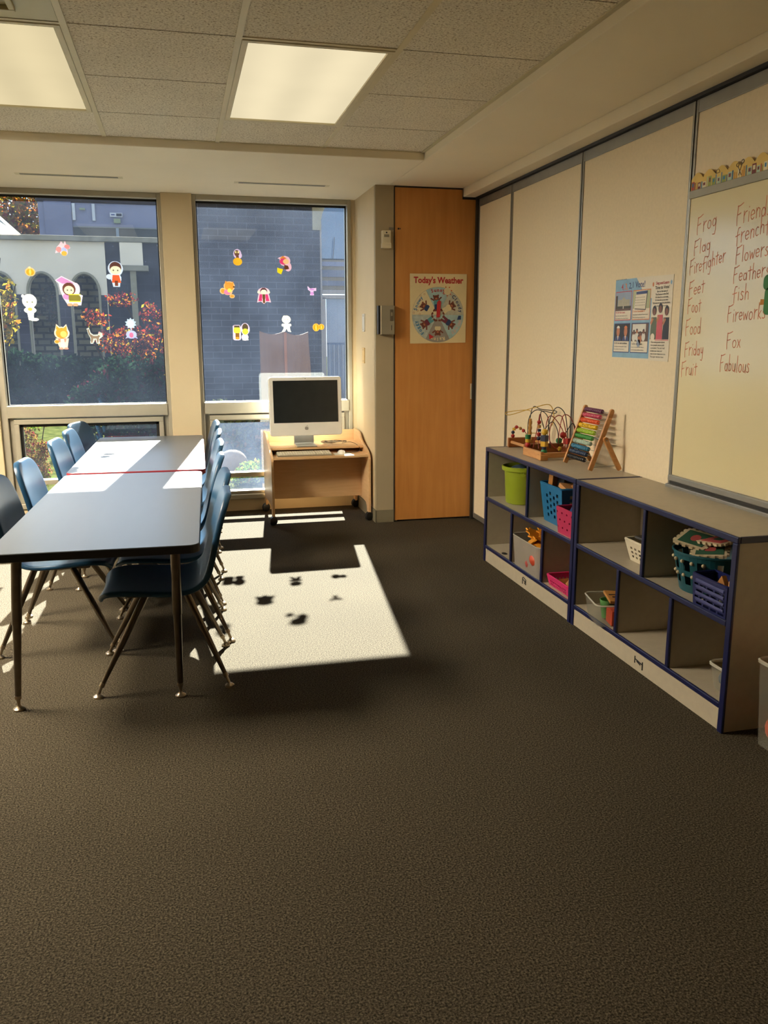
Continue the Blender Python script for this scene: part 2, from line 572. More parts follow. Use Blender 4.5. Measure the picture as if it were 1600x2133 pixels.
# ------------------------------------------------------------------ room shell
X_L, Y_B = -5.6, -2.6       # left and rear limits of the room
ZS, ZC = 2.411, 2.4527      # soffit and tile heights
YB_, XB_ = 5.138, 1.494     # where the tiled field ends
YW = 6.70                   # interior face of the window wall
XR = 2.15                   # face of the folding partition
YP, XP0, XP1 = 6.0, 1.39, 1.526


def struct(o, kind='structure'):
    o['kind'] = kind
    return o


struct(box('floor', X_L, 2.6, Y_B, 6.86, -0.12, 0.0, M_carpet))
struct(box('wall_left', X_L - 0.12, X_L, Y_B, 6.9, 0, 2.7, M_wall))
struct(box('wall_back', X_L - 0.12, 2.6, Y_B - 0.12, Y_B, 0, 2.7, mat('low_bounce_brown', '5E4E3A', 0.8)))  # unseen wall coloured dark to cut bounce onto the near carpet

# window wall built round the openings
W1 = (-1.252, -0.100); W2 = (0.180, 1.327)
wf = MB()
wf.box(-1.60, -1.30, 6.66, 6.86, 0, ZS); wf.box(-3.10, -2.80, 6.66, 6.86, 0, ZS); wf.box(X_L, -4.30, 6.66, 6.86, 0, ZS)
wf.box(-2.80, -1.60, 6.70, 6.86, -0.1, 0.095); wf.box(-4.30, -3.10, 6.70, 6.86, -0.1, 0.095)
wf.box(-0.071, 0.151, 6.655, 6.86, 0, ZS)
wf.box(1.355, 1.60, 6.70, 6.86, 0, ZS)
wf.box(X_L, 1.60, 6.70, 6.86, ZS, 2.75)
wf.box(-1.30, -0.064, 6.70, 6.86, -0.1, 0.095)
wf.box(0.128, 1.362, 6.70, 6.86, -0.1, 0.095)
struct(wf.build('wall_front', M_wall, bevel=0.004))
# return wall and pilaster beside the door
wr = MB(); wr.box(XP0, 1.56, YP + 0.03, 6.72, 0, ZS)
struct(wr.build('wall_return', M_wall))
pl = MB(); pl.box(XP0, XP1, YP, YP + 0.04, 0, ZS)
struct(pl.build('wall_pilaster', M_grey_wall, bevel=0.002))
struct(box('wall_behind_door', 1.5, 2.6, YP + 0.06, 6.9, 0, 2.7, M_wall))
struct(box('baseboard_return', XP0 - 0.006, XP0, YP - 0.006, 6.70, 0, 0.096, M_base))
struct(box('baseboard_pilaster', XP0 - 0.006, XP1, YP - 0.006, YP, 0, 0.096, M_base, bevel=0.002))
struct(box('baseboard_left', -1.60, -1.30, 6.652, 6.66, 0, 0.096, M_base))

# soffit ring round the raised tile field
so = MB()
so.box(X_L, 1.494, YB_, 6.86, ZS, 2.75)
so.box(1.494, 2.04, Y_B, 6.86, ZS, 2.75)
so.box(2.04, 2.6, Y_B, 6.86, 2.352, 2.75)
soffit = struct(so.build('ceiling', M_soffit, bevel=0.004))

# tiles of the raised field
X0, Y0, T = -0.3354, 3.3934, 0.6096
cols = [X0 + T * i for i in range(-6, 3)] + [XB_]
rows = [Y0 + T * j for j in range(-10, 3)] + [YB_]
g = 0.004
tiles = MB(); slab = MB()
lights = {}
LIGHT_CELLS = {(1, 0), (1, 1), (-1, 0), (-1, 1), (-3, 0), (-3, 1), (-5, 0), (-5, 1)}
for ci in range(len(cols) - 1):
    for rj in range(len(rows) - 1):
        i = ci - 6; j = rj - 10
        if (i, j) in LIGHT_CELLS or (i, j) == (-1, -1):
            continue
        tiles.box(cols[ci] + 0.001, cols[ci + 1] - 0.001, rows[rj] + g, rows[rj + 1] - g, ZC + 0.004, ZC + 0.018)
for rj in range(len(rows) - 1):
    for ci in range(3):
        xq = cols[0] - T * (ci + 1)
        tiles.box(max(xq, X_L) + 0.001, cols[0] - T * ci - 0.001, rows[rj] + g, rows[rj + 1] - g, ZC + 0.004, ZC + 0.018)
tl_ = tiles.build('ceiling_tiles', M_tile, soffit)
slab.box(X_L, XB_, Y_B, YB_, ZC + 0.10, ZC + 0.2)
slab.build('plenum_deck', M_dark, soffit)
tee = MB()
for x in cols[:-1]:
    tee.box(x - 0.012, x + 0.012, Y_B, YB_, ZC - 0.001, ZC + 0.02)
tee.box(XB_ - 0.022, XB_, Y_B, YB_, ZC - 0.001, ZC + 0.02)
tee.box(X_L, XB_, YB_ - 0.010, YB_, ZC - 0.001, ZC + 0.02)
for i in (1, -1):
    for j in (0, 2):
        tee.box(cols[i + 6], cols[i + 7], Y0 + T * j - 0.010, Y0 + T * j + 0.010, ZC, ZC + 0.02)
tee.box(cols[5], cols[6], Y0 - T - 0.01, Y0 - T + 0.01, ZC, ZC + 0.02)
tee.build('grid_bars', M_tee, soffit)
cr = MB()
for y in rows[1:-1]:
    cr.box(X_L, XB_, y - 0.006, y + 0.006, ZC + 0.006, ZC + 0.03)
cr.build('tile_joints', mat('joint_shadow_gap', '6F5C44', 0.8), soffit)


# ceiling lights: two-tube troffers with a prismatic lens
def troffer(i, j, label, lm, nm='ceiling_light'):
    xa, xb = cols[i + 6] + 0.013, cols[i + 7] - 0.013
    ya, yb = Y0 + T * j + 0.011, Y0 + T * (j + 2) - 0.011
    t = thing(nm, label, 'ceiling light', ((xa + xb) / 2, (ya + yb) / 2, ZC), 'lighting troffers in the tiled ceiling')
    f = MB(); fw_ = 0.024
    f.box(xa, xb, ya, ya + fw_, ZC - 0.004, ZC + 0.03); f.box(xa, xb, yb - fw_, yb, ZC - 0.004, ZC + 0.03)
    f.box(xa, xa + fw_, ya + fw_, yb - fw_, ZC - 0.004, ZC + 0.03); f.box(xb - fw_, xb, ya + fw_, yb - fw_, ZC - 0.004, ZC + 0.03)
    f.build('frame', M_tee, t, bevel=0.002)
    d = MB(); d.box(xa + fw_, xb - fw_, ya + fw_, yb - fw_, ZC + 0.004, ZC + 0.012)
    d.build('lens', lm, t)
    h = MB(); h.box(xa, xb, ya, yb, ZC + 0.03, ZC + 0.09); h.build('housing', M_white, t)
    return t


M_lampA = lamp_mat('lens_light', (1.0, 0.86, 0.56), 0.80 * LAMP)
M_lampB = lamp_mat('lens_light_warm', (1.0, 0.84, 0.50), 0.72 * LAMP)
troffer(1, 0, 'lit ceiling light with a pale even lens above the right-hand window', M_lampA)
troffer(-1, 0, 'lit ceiling light at the left edge with a yellower mottled lens', M_lampB)
M_lamp_fill = lamp_mat('added_fill_lens', (1.0, 0.88, 0.68), 108.0 * LAMP)  # bright fill lamps added out of view to lift the room
for (i_, j_, lb_) in ((-3, 0, 'added fill ceiling light left of the frame near the windows'), (-5, 0, 'added fill ceiling light far left of the frame near the windows')):
    troffer(i_, j_, lb_, M_lamp_fill)

# supply air diffuser at the top left
vt = thing('air_diffuser', 'square supply air diffuser in a plain metal ceiling panel beside the left light', 'vent', (cols[5] + T / 2, Y0 - T / 2, ZC))
M_vent = mat('vent_enamel', 'B5AE8A', 0.5, var=0.03)
pn = MB(); pn.box(cols[5] + 0.014, cols[6] - 0.014, Y0 - T + 0.014, Y0 - 0.014, ZC + 0.002, ZC + 0.012); pn.build('face_panel', M_vent, vt)
cx0, cy0 = cols[5] + T / 2 - 0.02, Y0 - T / 2 - 0.0
for k, r in enumerate((0.19, 0.13, 0.07)):
    q = MB()
    for a, b in ((r, r - 0.02),):
        q.box(cx0 - a, cx0 + a, cy0 - a, cy0 - b, ZC - 0.014 + 0.003 * k, ZC + 0.002)
        q.box(cx0 - a, cx0 + a, cy0 + b, cy0 + a, ZC - 0.014 + 0.003 * k, ZC + 0.002)
        q.box(cx0 - a, cx0 - b, cy0 - b, cy0 + b, ZC - 0.014 + 0.003 * k, ZC + 0.002)
        q.box(cx0 + b, cx0 + a, cy0 - b, cy0 + b, ZC - 0.014 + 0.003 * k, ZC + 0.002)
    q.build('louvre_ring', M_vent, vt, bevel=0.003)

# slot diffusers in the soffit above each window
for (xa, xb, lb) in ((-0.97, -0.30, 'long white slot diffuser in the soffit above the left window'),
                     (0.43, 1.09, 'long white slot diffuser in the soffit above the right window')):
    t = thing('slot_diffuser', lb, 'vent', ((xa + xb) / 2, 6.13, ZS), 'slot diffusers in the soffit')
    f = MB(); f.box(xa, xb, 6.100, 6.112, ZS - 0.0012, ZS); f.box(xa, xb, 6.150, 6.167, ZS - 0.0012, ZS)
    f.box(xa, xa + 0.03, 6.11, 6.152, ZS - 0.0012, ZS); f.box(xb - 0.03, xb, 6.11, 6.152, ZS - 0.0012, ZS)
    f.box(xa + 0.03, xb - 0.03, 6.128, 6.134, ZS - 0.0022, ZS)
    f.build('trim', M_tee, t)
    s_ = MB(); s_.box(xa + 0.03, xb - 0.03, 6.112, 6.150, ZS - 0.002, ZS - 0.0002); s_.build('slot', M_black, t)

# ------------------------------------------------------------------ windows
M_glass1 = glass_mat('dusty_glass', 0.0035, 3.0)
M_glass2 = glass_mat('dusty_glass_hazy', 0.006, 11.0)
M_glass3 = glass_mat('dirty_low_glass', 0.02, 7.0)
M_glass4 = glass_mat('clean_low_glass', 0.002, 2.0)


def window(idx, xa, xb, gm, gl, gasket):
    f = MB()
    jl = xa - 0.030; jr = xb + 0.030
    if idx != 2:
        jl = xa - 0.055
    y0, y1 = 6.69, 6.83
    f.box(jl, xa, y0, y1, 0.095, ZS)             # jambs
    f.box(xb, jr, y0, y1, 0.095, ZS)
    f.box(xa, xb, y0, y1, 2.372, ZS)             # head
    f.box(xa, xb, y0 - 0.012, y1, 0.785, 0.874)  # transom
    f.box(xa, xb, y0 - 0.01, y1, 0.095, 0.135)   # sill
    w = struct(f.build('window_%d' % idx, M_frame, bevel=0.004))
    p = MB(); p.box(xa, xb, 6.765, 6.769, 0.874, 2.372); p.build('glass_pane', gm, w)
    k = MB()
    for (a, b, c, d) in ((xa, xa + 0.008, 0.874, 2.372), (xb - 0.008, xb, 0.874, 2.372), (xa, xb, 2.357, 2.372), (xa, xb, 0.874, 0.879)):
        k.box(a, b, 6.752, 6.764, c, d)
    k.build('gasket', M_black, w)
    # hopper sash below
    a, b = xa + 0.035, xb - 0.035
    s_ = MB()
    s_.box(a, b, 6.70, 6.81, 0.735, 0.785 - 0.012); s_.box(a, a + 0.035, 6.70, 6.81, 0.135, 0.735); s_.box(b - 0.035, b, 6.70, 6.81, 0.135, 0.735)
    s_.box(a, b, 6.715, 6.80, 0.135, 0.16)
    s_.box(a - 0.035, a, 6.725, 6.80, 0.135, 0.785); s_.box(b, b + 0.035, 6.725, 6.80, 0.135, 0.785)
    sash = s_.build('hopper_sash', M_frame, w, bevel=0.004)
    ra = MB(); ra.box(a + 0.035, b - 0.035, 6.71, 6.79, 0.272, 0.31); ra.build('sash_rail', M_frame, sash, bevel=0.004)
    gk = MB(); t = 0.022 if gasket == 1 else 0.008
    gk.box(a + 0.035, a + 0.035 + t, 6.73, 6.75, 0.31, 0.735); gk.box(b - 0.035 - t, b - 0.035, 6.73, 6.75, 0.31, 0.735)
    gk.box(a + 0.035, b - 0.035, 6.73, 6.75, 0.735 - t, 0.735)
    gk.build('gasket', M_black if gasket == 1 else M_frame, sash)
    g2 = MB(); g2.box(a + 0.035, b - 0.035, 6.76, 6.764, 0.31, 0.735); g2.box(a + 0.035, b - 0.035, 6.76, 6.764, 0.16, 0.272)
    g2.build('glass_pane', gl, sash)
    return w


window(1, W1[0], W1[1], M_glass1, M_glass4, 1)
window(2, W2[0], W2[1], M_glass2, M_glass3, 2)

# two unseen windows added left of the frame to brighten the room
window(3, -2.745, -1.630, M_glass1, M_glass4, 1)
window(4, -4.245, -3.130, M_glass1, M_glass4, 1)

# ------------------------------------------------------------------ folding partition on the right
PY = [5.97, 5.345, 4.355, 3.335, 2.32, 1.30, 0.28, -0.74, -1.76, -2.6]
pw = MB(); pw.box(XR + 0.012, XR + 0.08, Y_B, 6.02, 0.0, 2.37)
wallR = struct(pw.build('wall_right', M_dark))
for k in range(len(PY) - 1):
    ya, yb = PY[k + 1], PY[k]
    p = MB(); p.box(XR, XR + 0.03, ya + 0.014, yb - 0.014, 0.035, 2.285)
    p.build('partition_panel', M_panel, wallR, bevel=0.003)
    s_ = MB()
    s_.box(XR - 0.006, XR + 0.03, ya + 0.005, ya + 0.018, 0.03, 2.335); s_.box(XR - 0.006, XR + 0.03, yb - 0.018, yb - 0.005, 0.03, 2.335)
    s_.box(XR - 0.004, XR + 0.03, ya + 0.014, yb - 0.014, 2.284, 2.336)
    s_.box(XR - 0.006, XR + 0.03, ya + 0.014, yb - 0.014, 0.012, 0.05)
    s_.build('panel_trim', M_alu, wallR, bevel=0.002)
struct(box('trim_track', 2.128, 2.17, Y_B, 6.0, 2.338, 2.353, M_dark))
struct(box('trim_jamb', 2.130, 2.166, 5.955, 5.995, 0.0, 2.345, M_dark))

# ------------------------------------------------------------------ pocket door beside the partition
dr = MB()
dr.prism([(1.532, 0.012), (2.098, 0.012), (2.16, 0.012), (2.16, 2.335), (2.032, 2.335), (2.032, 2.400), (1.532, 2.400)], 0.03, lambda u, v, w: (u, 6.0 + w, v))
door = struct(dr.build('door_1', M_door, bevel=0.0015))
q = MB(); q.box(2.118, 2.130, 5.994, 6.0, 0.915, 1.03); q.build('finger_pull', M_offwhite, door, bevel=0.002)
q = MB(); q.box(1.553, 1.562, 5.995, 6.0, 2.116, 2.128); q.box(1.568, 1.574, 5.996, 6.0, 2.118, 2.126); q.build('latch_screw', M_blackpl, door)
struct(box('trim_door', 1.526, 1.532, 5.996, 6.03, 0, 2.402, M_dark))
tp = MB(); tp.box(1.532, 2.032, 6.001, 6.03, 2.400, 2.411); tp.box(2.032, 2.16, 6.001, 6.03, 2.335, 2.353)
struct(tp.build('trim_door', M_dark))

# ------------------------------------------------------------------ wall fittings
t = thing('motion_sensor', 'small cream alarm sensor box fixed high on the pilaster', 'sensor', (1.463, 5.98, 1.985))
MB().box(1.432, 1.496, 5.965, 6.0, 1.987, 2.106).build('body', M_offwhite, t, bevel=0.006)
MB().box(1.430, 1.498, 5.962, 6.0, 1.985, 2.02).build('lower_cover', M_offwhite, t, bevel=0.003)
MB().box(1.446, 1.482, 5.963, 5.967, 2.06, 2.078).build('grille', M_grey_pl, t)
MB().box(1.459, 1.469, 5.963, 5.967, 2.086, 2.095).build('indicator', M_blackpl, t)
q = MB(); q.box(1.490, 1.523, 5.994, 6.0, 2.113, 2.130)
tag(q.build('strike_plate', M_alu, bevel=0.001), 'small metal strike plate on the pilaster edge above the sensor', 'plate')

t = thing('control_panel', 'grey metal switch panel with a small key window on the pilaster', 'control panel', (1.457, 5.98, 1.39))
MB().box(1.400, 1.418, 5.955, 6.0, 1.392, 1.592).build('side_flange', M_blackpl, t)
MB().box(1.418, 1.518, 5.945, 6.0, 1.390, 1.592).build('cover', M_grey_pl, t, bevel=0.003)
MB().box(1.484, 1.508, 5.942, 5.947, 1.485, 1.565).build('key_window', mat('smoked_plastic', '5A5242', 0.3), t, bevel=0.002)
MB().box(1.490, 1.502, 5.941, 5.946, 1.52, 1.545).build('key_slot', M_grey_pl, t)
MB().box(1.493, 1.497, 5.943, 5.946, 1.42, 1.455).build('slot', M_blackpl, t)
MB().box(1.416, 1.421, 5.944, 6.0, 1.390, 1.592).build('edge_trim', M_offwhite, t)

for (ya, za, zb, m, lb, nm) in ((6.39, 1.413, 1.545, M_white, 'narrow white switch plate, the upper plate on the return wall', 'switch_plate'),
                                (6.40, 1.175, 1.292, mat('yellowed_plastic', 'D9B878', 0.5), 'narrow yellowed switch plate below the white one on the return wall', 'switch_plate')):
    t = thing(nm, lb, 'switch plate', (XP0 - 0.003, ya, za), 'blank plates on the return wall')
    MB().box(XP0 - 0.007, XP0, ya - 0.038, ya + 0.038, za, zb).build('plate', m, t, bevel=0.002)
    for zz in (za + 0.016, zb - 0.016):
        MB().box(XP0 - 0.0085, XP0 - 0.006, ya - 0.005, ya + 0.005, zz - 0.004, zz + 0.004).build('screw', M_grey_pl, t)

# ------------------------------------------------------------------ weather poster on the door
M_paper = mat('cream_paper', 'D8C79B', 0.7, var=0.03)
M_prd = mat('print_red', 'B3262C', 0.6)
M_psky = mat('print_pale_blue', '9DB9BC', 0.7, var=0.12, scale=25)
M_psnow = mat('print_ivory', 'D2C6A0', 0.7, var=0.05)
M_pgrey = mat('print_grey', '8E8A84', 0.7, var=0.1, scale=20)
M_pcloud = mat('print_cloud', 'B0AF9F', 0.7, var=0.15, scale=35)
M_pfog = mat('print_fog', 'A6B1AC', 0.7, var=0.2, scale=40)
M_pbear = mat('print_brown', '6E3A2A', 0.7, var=0.15)
M_pbear2 = mat('print_light_brown', 'A8674A', 0.7)
M_pnavy = mat('print_navy', '223A66', 0.7)
M_pteal = mat('print_teal', '4F8F98', 0.7)
M_pmar = mat('print_maroon', '6B2A3E', 0.7)
M_pblue = mat('print_blue', '2E6E98', 0.7)
M_porg = mat('print_orange', 'D2603A', 0.7)
M_ppink = mat('print_pale_pink', 'C9A9A0', 0.7)
M_pblk = mat('print_black', '24211F', 0.7)
wp = thing('weather_poster', 'cream weather wheel poster taped to the wooden door', 'poster', (1.858, 5.995, 1.32))
px0, px1, pz0, pz1 = 1.643, 2.073, 1.325, 1.82
wm = lambda u, v, w: (px0 + u, 5.9965 - w, pz0 + v)      # u right, v up
sheet = MB(); sheet.prism([(0.004, 0.0), (0.428, 0.006), (0.43, 0.495), (0.0, 0.493)], 0.0022, wm)
sheet.build('sheet', M_paper, wp)
cx, cyc, R = 0.213, 0.205, 0.196
pm = MB()
wheel_m = [M_psky, M_pcloud, M_pgrey, M_pfog, M_psnow, M_prd, M_pbear, M_pbear2, M_pnavy, M_pteal, M_pmar, M_pblue, M_porg, M_ppink, M_pblk, M_paper]
sect = [(62, 118, 0), (0, 62, 1), (-62, 0, 0), (-118, -62, 2), (180, 242, 3), (118, 180, 4)]
for a0, a1, mi in sect:
    pm.mat(mi); pm.flat([(cx, cyc)] + ell(cx, cyc, R, R, 12, a0, a1), wm, 0.0026)
pm.build('wheel', wheel_m, wp)
rim = MB(); rim.tube([wm(cx + R * math.cos(2 * PI * k / 60), cyc + R * math.sin(2 * PI * k / 60), 0.0026) for k in range(60)], 0.0007, 5, closed=True)
for a in (62, 118, 0, 180, -62, -118):
    rim.tube([wm(cx, cyc, 0.0027), wm(cx + R * math.cos(math.radians(a)), cyc + R * math.sin(math.radians(a)), 0.0027)], 0.0005, 5)
rim.build('wheel_outline', M_pgrey, wp)
tx = MB(); add_text(tx, "Today's Weather", 0.060, wm, 0.215, 0.447, 0.003, bold=0.0020, xs=0.88); tx.build('title_lettering', M_prd, wp)
for word, ang, mi in (('Sunny', 90, 0), ('Cloudy', 28, 1), ('Windy', -33, 2), ('Rainy', -90, 3), ('Foggy', 213, 4), ('Snowy', 152, 5)):
    n = len(word); tx = MB()
    for k, ch in enumerate(word):
        stp = 7.6
        a = ang + (n - 1) / 2 * stp - k * stp
        ar = math.radians(a)
        tx.mat(mi); add_text(tx, ch, 0.034, wm, cx + (R - 0.022) * math.cos(ar), cyc + (R - 0.022) * math.sin(ar), 0.0032, rot=ar - PI / 2, bold=0.0010)
    tx.build('word_lettering', [M_prd, M_pnavy, M_ppink, M_paper, M_pblue, M_pblue], wp)


def bear(ang, rad, shirt, pants, extra=None):
    """small round-eared bear in clothes, feet towards the hub"""
    a = math.radians(ang)
    ux, uy = math.cos(a), math.sin(a)

    def bm_(u, v, w):
        u *= 1.05; v *= 1.0
        uu = cx + ux * (rad + v) + uy * u
        vv = cyc + uy * (rad + v) - ux * u
        return wm(uu, vv, w)
    b = MB(); w = 0.003
    b.mat(6)
    b.flat(ell(0, 0.052, 0.02, 0.018), bm_, w + 0.0004)
    b.flat(ell(-0.016, 0.066, 0.007, 0.007, 10), bm_, w); b.flat(ell(0.016, 0.066, 0.007, 0.007, 10), bm_, w)
    b.flat([(-0.018, 0.03), (-0.042, 0.048), (-0.036, 0.056), (-0.012, 0.038)], bm_, w)
    b.flat([(0.018, 0.03), (0.042, 0.048), (0.036, 0.056), (0.012, 0.038)], bm_, w)
    b.flat(ell(-0.013, -0.036, 0.011, 0.008, 10), bm_, w); b.flat(ell(0.013, -0.036, 0.011, 0.008, 10), bm_, w)
    b.mat(shirt); b.flat(ell(0, 0.018, 0.022, 0.022), bm_, w + 0.0002)
    b.mat(pants); b.flat([(-0.018, 0.006), (0.018, 0.006), (0.02, -0.03), (0.004, -0.03), (0, -0.012), (-0.004, -0.03), (-0.02, -0.03)], bm_, w + 0.0003)
    b.mat(7); b.flat(ell(0, 0.046, 0.009, 0.007, 12), bm_, w + 0.0008)
    b.mat(14); b.flat(ell(-0.006, 0.056, 0.002, 0.002, 8), bm_, w + 0.0009); b.flat(ell(0.006, 0.056, 0.002, 0.002, 8), bm_, w + 0.0009)
    b.build('bear_figure', wheel_m, wp)


for a, r_, s1, p1 in ((97, 0.070, 9, 8), (32, 0.078, 15, 4), (-34, 0.078, 8, 10), (-90, 0.076, 4, 2), (214, 0.078, 10, 9), (150, 0.078, 8, 4)):
    bear(a, r_, s1, p1)
ar = MB(); c_ = math.radians(86)
ar.prism([(cx - 0.013, cyc - 0.018), (cx + 0.013, cyc - 0.018), (cx + 0.022, cyc + 0.095), (cx + 0.006, cyc + 0.105), (cx - 0.008, cyc + 0.09)], 0.002, lambda u, v, w: wm(u, v, 0.006 + w))
ar.build('pointer', M_prd, wp, bevel=0.0005)
sn = MB(); sn.mat(0); sn.flat(ell(0.283, 0.372, 0.026, 0.026), wm, 0.0034)
sn.mat(1)
for k in range(7):
    a = 2 * PI * k / 7
    sn.flat([(0.283 + 0.028 * math.cos(a), 0.372 + 0.028 * math.sin(a)), (0.283 + 0.04 * math.cos(a + 0.15), 0.372 + 0.04 * math.sin(a + 0.15)), (0.283 + 0.028 * math.cos(a + 0.4), 0.372 + 0.028 * math.sin(a + 0.4))], wm, 0.0033)
sn.build('printed_sun', [M_psnow, M_porg], wp)
sn = MB(); sn.flat([(0.36, 0.17), (0.39, 0.172), (0.39, 0.2), (0.37, 0.2)], wm, 0.0034); sn.build('printed_kite', M_pnavy, wp)
sn = MB(); sn.flat([(0.15, 0.03), (0.185, 0.048), (0.145, 0.07)], wm, 0.0034); sn.build('printed_umbrella', M_prd, wp)
for (a, b) in ((0.08, 0.34), (0.08, 0.31), (0.1, 0.29), (0.03, 0.22), (0.06, 0.235), (0.075, 0.21), (0.11, 0.35), (0.07, 0.26)):
    fl = MB(); fl.tube([wm(a + 0.006 * math.cos(2 * PI * k / 12), b + 0.006 * math.sin(2 * PI * k / 12), 0.003) for k in range(12)], 0.0009, 4, closed=True)
    fl.build('snowflake', M_pbear2, wp)

# ------------------------------------------------------------------ vote poster on the partition
vp = thing('vote_poster', 'blue and white voting lesson poster taped to the folding partition', 'poster', (XR, 3.67, 1.27))
VY, VZ = 3.935, 1.268
VW, VH = 0.515, 0.385
vm = lambda u, v, w: (XR - 0.0008 - w, VY - u, VZ + v)
vmats = [mat('poster_paper', 'DAD0BC', 0.5, var=0.02), mat('poster_sky', '7FA6C0', 0.5, var=0.12, scale=14), mat('poster_rule_red', 'B5444A', 0.5),
         mat('poster_rule_navy', '33416E', 0.5), mat('photo_sky', '8E9CB4', 0.5), mat('photo_stone', 'A7A18C', 0.5, var=0.1, scale=50),
         mat('photo_tree', '3C3A2A', 0.5, var=0.2, scale=60), mat('photo_green', 'A9AE86', 0.5, var=0.12), mat('photo_dark', '231F22', 0.5),
         mat('photo_skin', 'B8754F', 0.5, var=0.1), mat('photo_skin_dark', '7B4C38', 0.5, var=0.1), mat('poster_coral', 'C4505A', 0.5, var=0.08, scale=60),
         mat('photo_white', 'D8D4CA', 0.5), mat('poster_text', '3A3733', 0.6), mat('poster_orange', 'D0763E', 0.5), mat('photo_brown', '5E4434', 0.5, var=0.15), mat('poster_olive', '4F5A42', 0.5)]
s_ = MB(); s_.prism([(0.0, 0.004), (VW - 0.004, -0.004), (VW, 0.378), (0.004, 0.385)], 0.0014, vm); s_.build('sheet', vmats[0], vp)
b = MB()


def vr(mi, x0, x1, z0, z1, w):
    b.mat(mi); b.flat([(x0, z0), (x1, z0), (x1, z1), (x0, z1)], vm, w)


vr(1, 0.002, 0.345, 0.006, 0.382, 0.0018)
b.mat(0); b.flat([(0.20, 0.382), (0.345, 0.382), (0.345, 0.28), (0.27, 0.31)], vm, 0.0020)
for (x0, x1, z0, z1, rm) in ((0.010, 0.165, 0.185, 0.325, 2), (0.176, 0.335, 0.185, 0.325, 14), (0.010, 0.165, 0.030, 0.172, 3), (0.176, 0.335, 0.030, 0.172, 3)):
    vr(rm, x0, x1, z0, z1, 0.0022); vr(0, x0 + 0.004, x1 - 0.004, z0 + 0.004, z1 - 0.004, 0.0024)
# photo of a white public building
vr(4, 0.014, 0.161, 0.238, 0.321, 0.0027); vr(5, 0.035, 0.148, 0.252, 0.285, 0.0029)
b.mat(5); b.flat([(0.07, 0.285), (0.11, 0.285), (0.09, 0.298)], vm, 0.0030)
vr(6, 0.014, 0.161, 0.238, 0.254, 0.0031); vr(6, 0.014, 0.032, 0.25, 0.305, 0.0031); vr(15, 0.014, 0.161, 0.232, 0.242, 0.0032); vr(12, 0.086, 0.092, 0.242, 0.256, 0.0033)
# calendar photo
vr(7, 0.180, 0.331, 0.238, 0.321, 0.0027)
b.mat(8); b.flat([(0.198, 0.236), (0.298, 0.230), (0.308, 0.318), (0.212, 0.316)], vm, 0.0028)
b.mat(0); b.flat([(0.193, 0.240), (0.293, 0.234), (0.303, 0.322), (0.207, 0.320)], vm, 0.0029)
b.mat(3); b.flat([(0.206, 0.304), (0.302, 0.305), (0.303, 0.319), (0.207, 0.317)], vm, 0.0031)
for k in range(4):
    for c in range(7):
        vr(13, 0.203 + 0.0128 * c, 0.208 + 0.0128 * c, 0.252 + 0.012 * k, 0.2555 + 0.012 * k, 0.0032)
# two portraits of speakers in dark suits
vr(8, 0.014, 0.161, 0.085, 0.168, 0.0027)
for xc, hm in ((0.052, 12), (0.125, 14)):
    b.mat(9); b.flat(ell(xc, 0.132, 0.016, 0.024), vm, 0.0030)
    b.mat(hm); b.flat(ell(xc, 0.148, 0.015, 0.012, 14, 0, 180), vm, 0.0031)
    b.mat(3); b.flat([(xc - 0.032, 0.087), (xc + 0.032, 0.087), (xc + 0.02, 0.108), (xc - 0.02, 0.108)], vm, 0.0029)
    b.mat(12); b.flat([(xc - 0.008, 0.11), (xc + 0.008, 0.11), (xc, 0.088)], vm, 0.0031)
    b.mat(2); b.flat([(xc - 0.002, 0.108), (xc + 0.002, 0.108), (xc, 0.09)], vm, 0.0032)
# family photo
vr(15, 0.180, 0.331, 0.085, 0.168, 0.0027); vr(12, 0.19, 0.31, 0.13, 0.166, 0.0028)
for xc, zc, m1, m2 in ((0.205, 0.125, 12, 10), (0.232, 0.13, 12, 9), (0.262, 0.118, 9, 10), (0.292, 0.128, 12, 10), (0.25, 0.10, 4, 9)):
    b.mat(m1); b.flat(ell(xc, zc - 0.022, 0.016, 0.020), vm, 0.0030)
    b.mat(8); b.flat(ell(xc, zc + 0.004, 0.009, 0.011), vm, 0.0031)
    b.mat(m2); b.flat(ell(xc, zc, 0.007, 0.009), vm, 0.0032)
# three children at the right of the sheet
for xc, zc, m1 in ((0.375, 0.225, 16), (0.425, 0.235, 11), (0.478, 0.222, 8)):
    b.mat(m1); b.flat([(xc - 0.026, 0.095), (xc + 0.026, 0.095), (xc + 0.022, zc - 0.03), (xc - 0.022, zc - 0.03)], vm, 0.0024 + 0.0002 * (m1 == 11))
    b.mat(8); b.flat(ell(xc, zc, 0.017, 0.022), vm, 0.0027); b.mat(10); b.flat(ell(xc, zc - 0.005, 0.012, 0.016), vm, 0.0029)
    b.mat(9); b.flat([(xc - 0.03, zc - 0.055), (xc - 0.012, zc - 0.03), (xc - 0.002, zc - 0.04), (xc - 0.02, zc - 0.065)], vm, 0.0030)
b.mat(0); b.flat(ell(0.372, 0.105, 0.017, 0.017), vm, 0.0032)
vr(11, 0.392, 0.505, 0.090, 0.093, 0.0026)
b.mat(14); b.flat(ell(0.352, 0.343, 0.006, 0.01, 12), vm, 0.0026); b.mat(1); b.flat(ell(0.500, 0.345, 0.006, 0.01, 12), vm, 0.0026)
for k in range(9):
    vr(8, 0.006 + 0.012 * k, 0.011 + 0.012 * k, 0.380, 0.384, 0.0024)
b.build('printed_pictures', vmats, vp)
tx = MB()
tx.mat(0); add_text(tx, '4,', 0.040, vm, 0.075, 0.345, 0.0026, bold=0.0006)
tx.mat(1); add_text(tx, '3,', 0.040, vm, 0.110, 0.345, 0.0026, bold=0.0006)
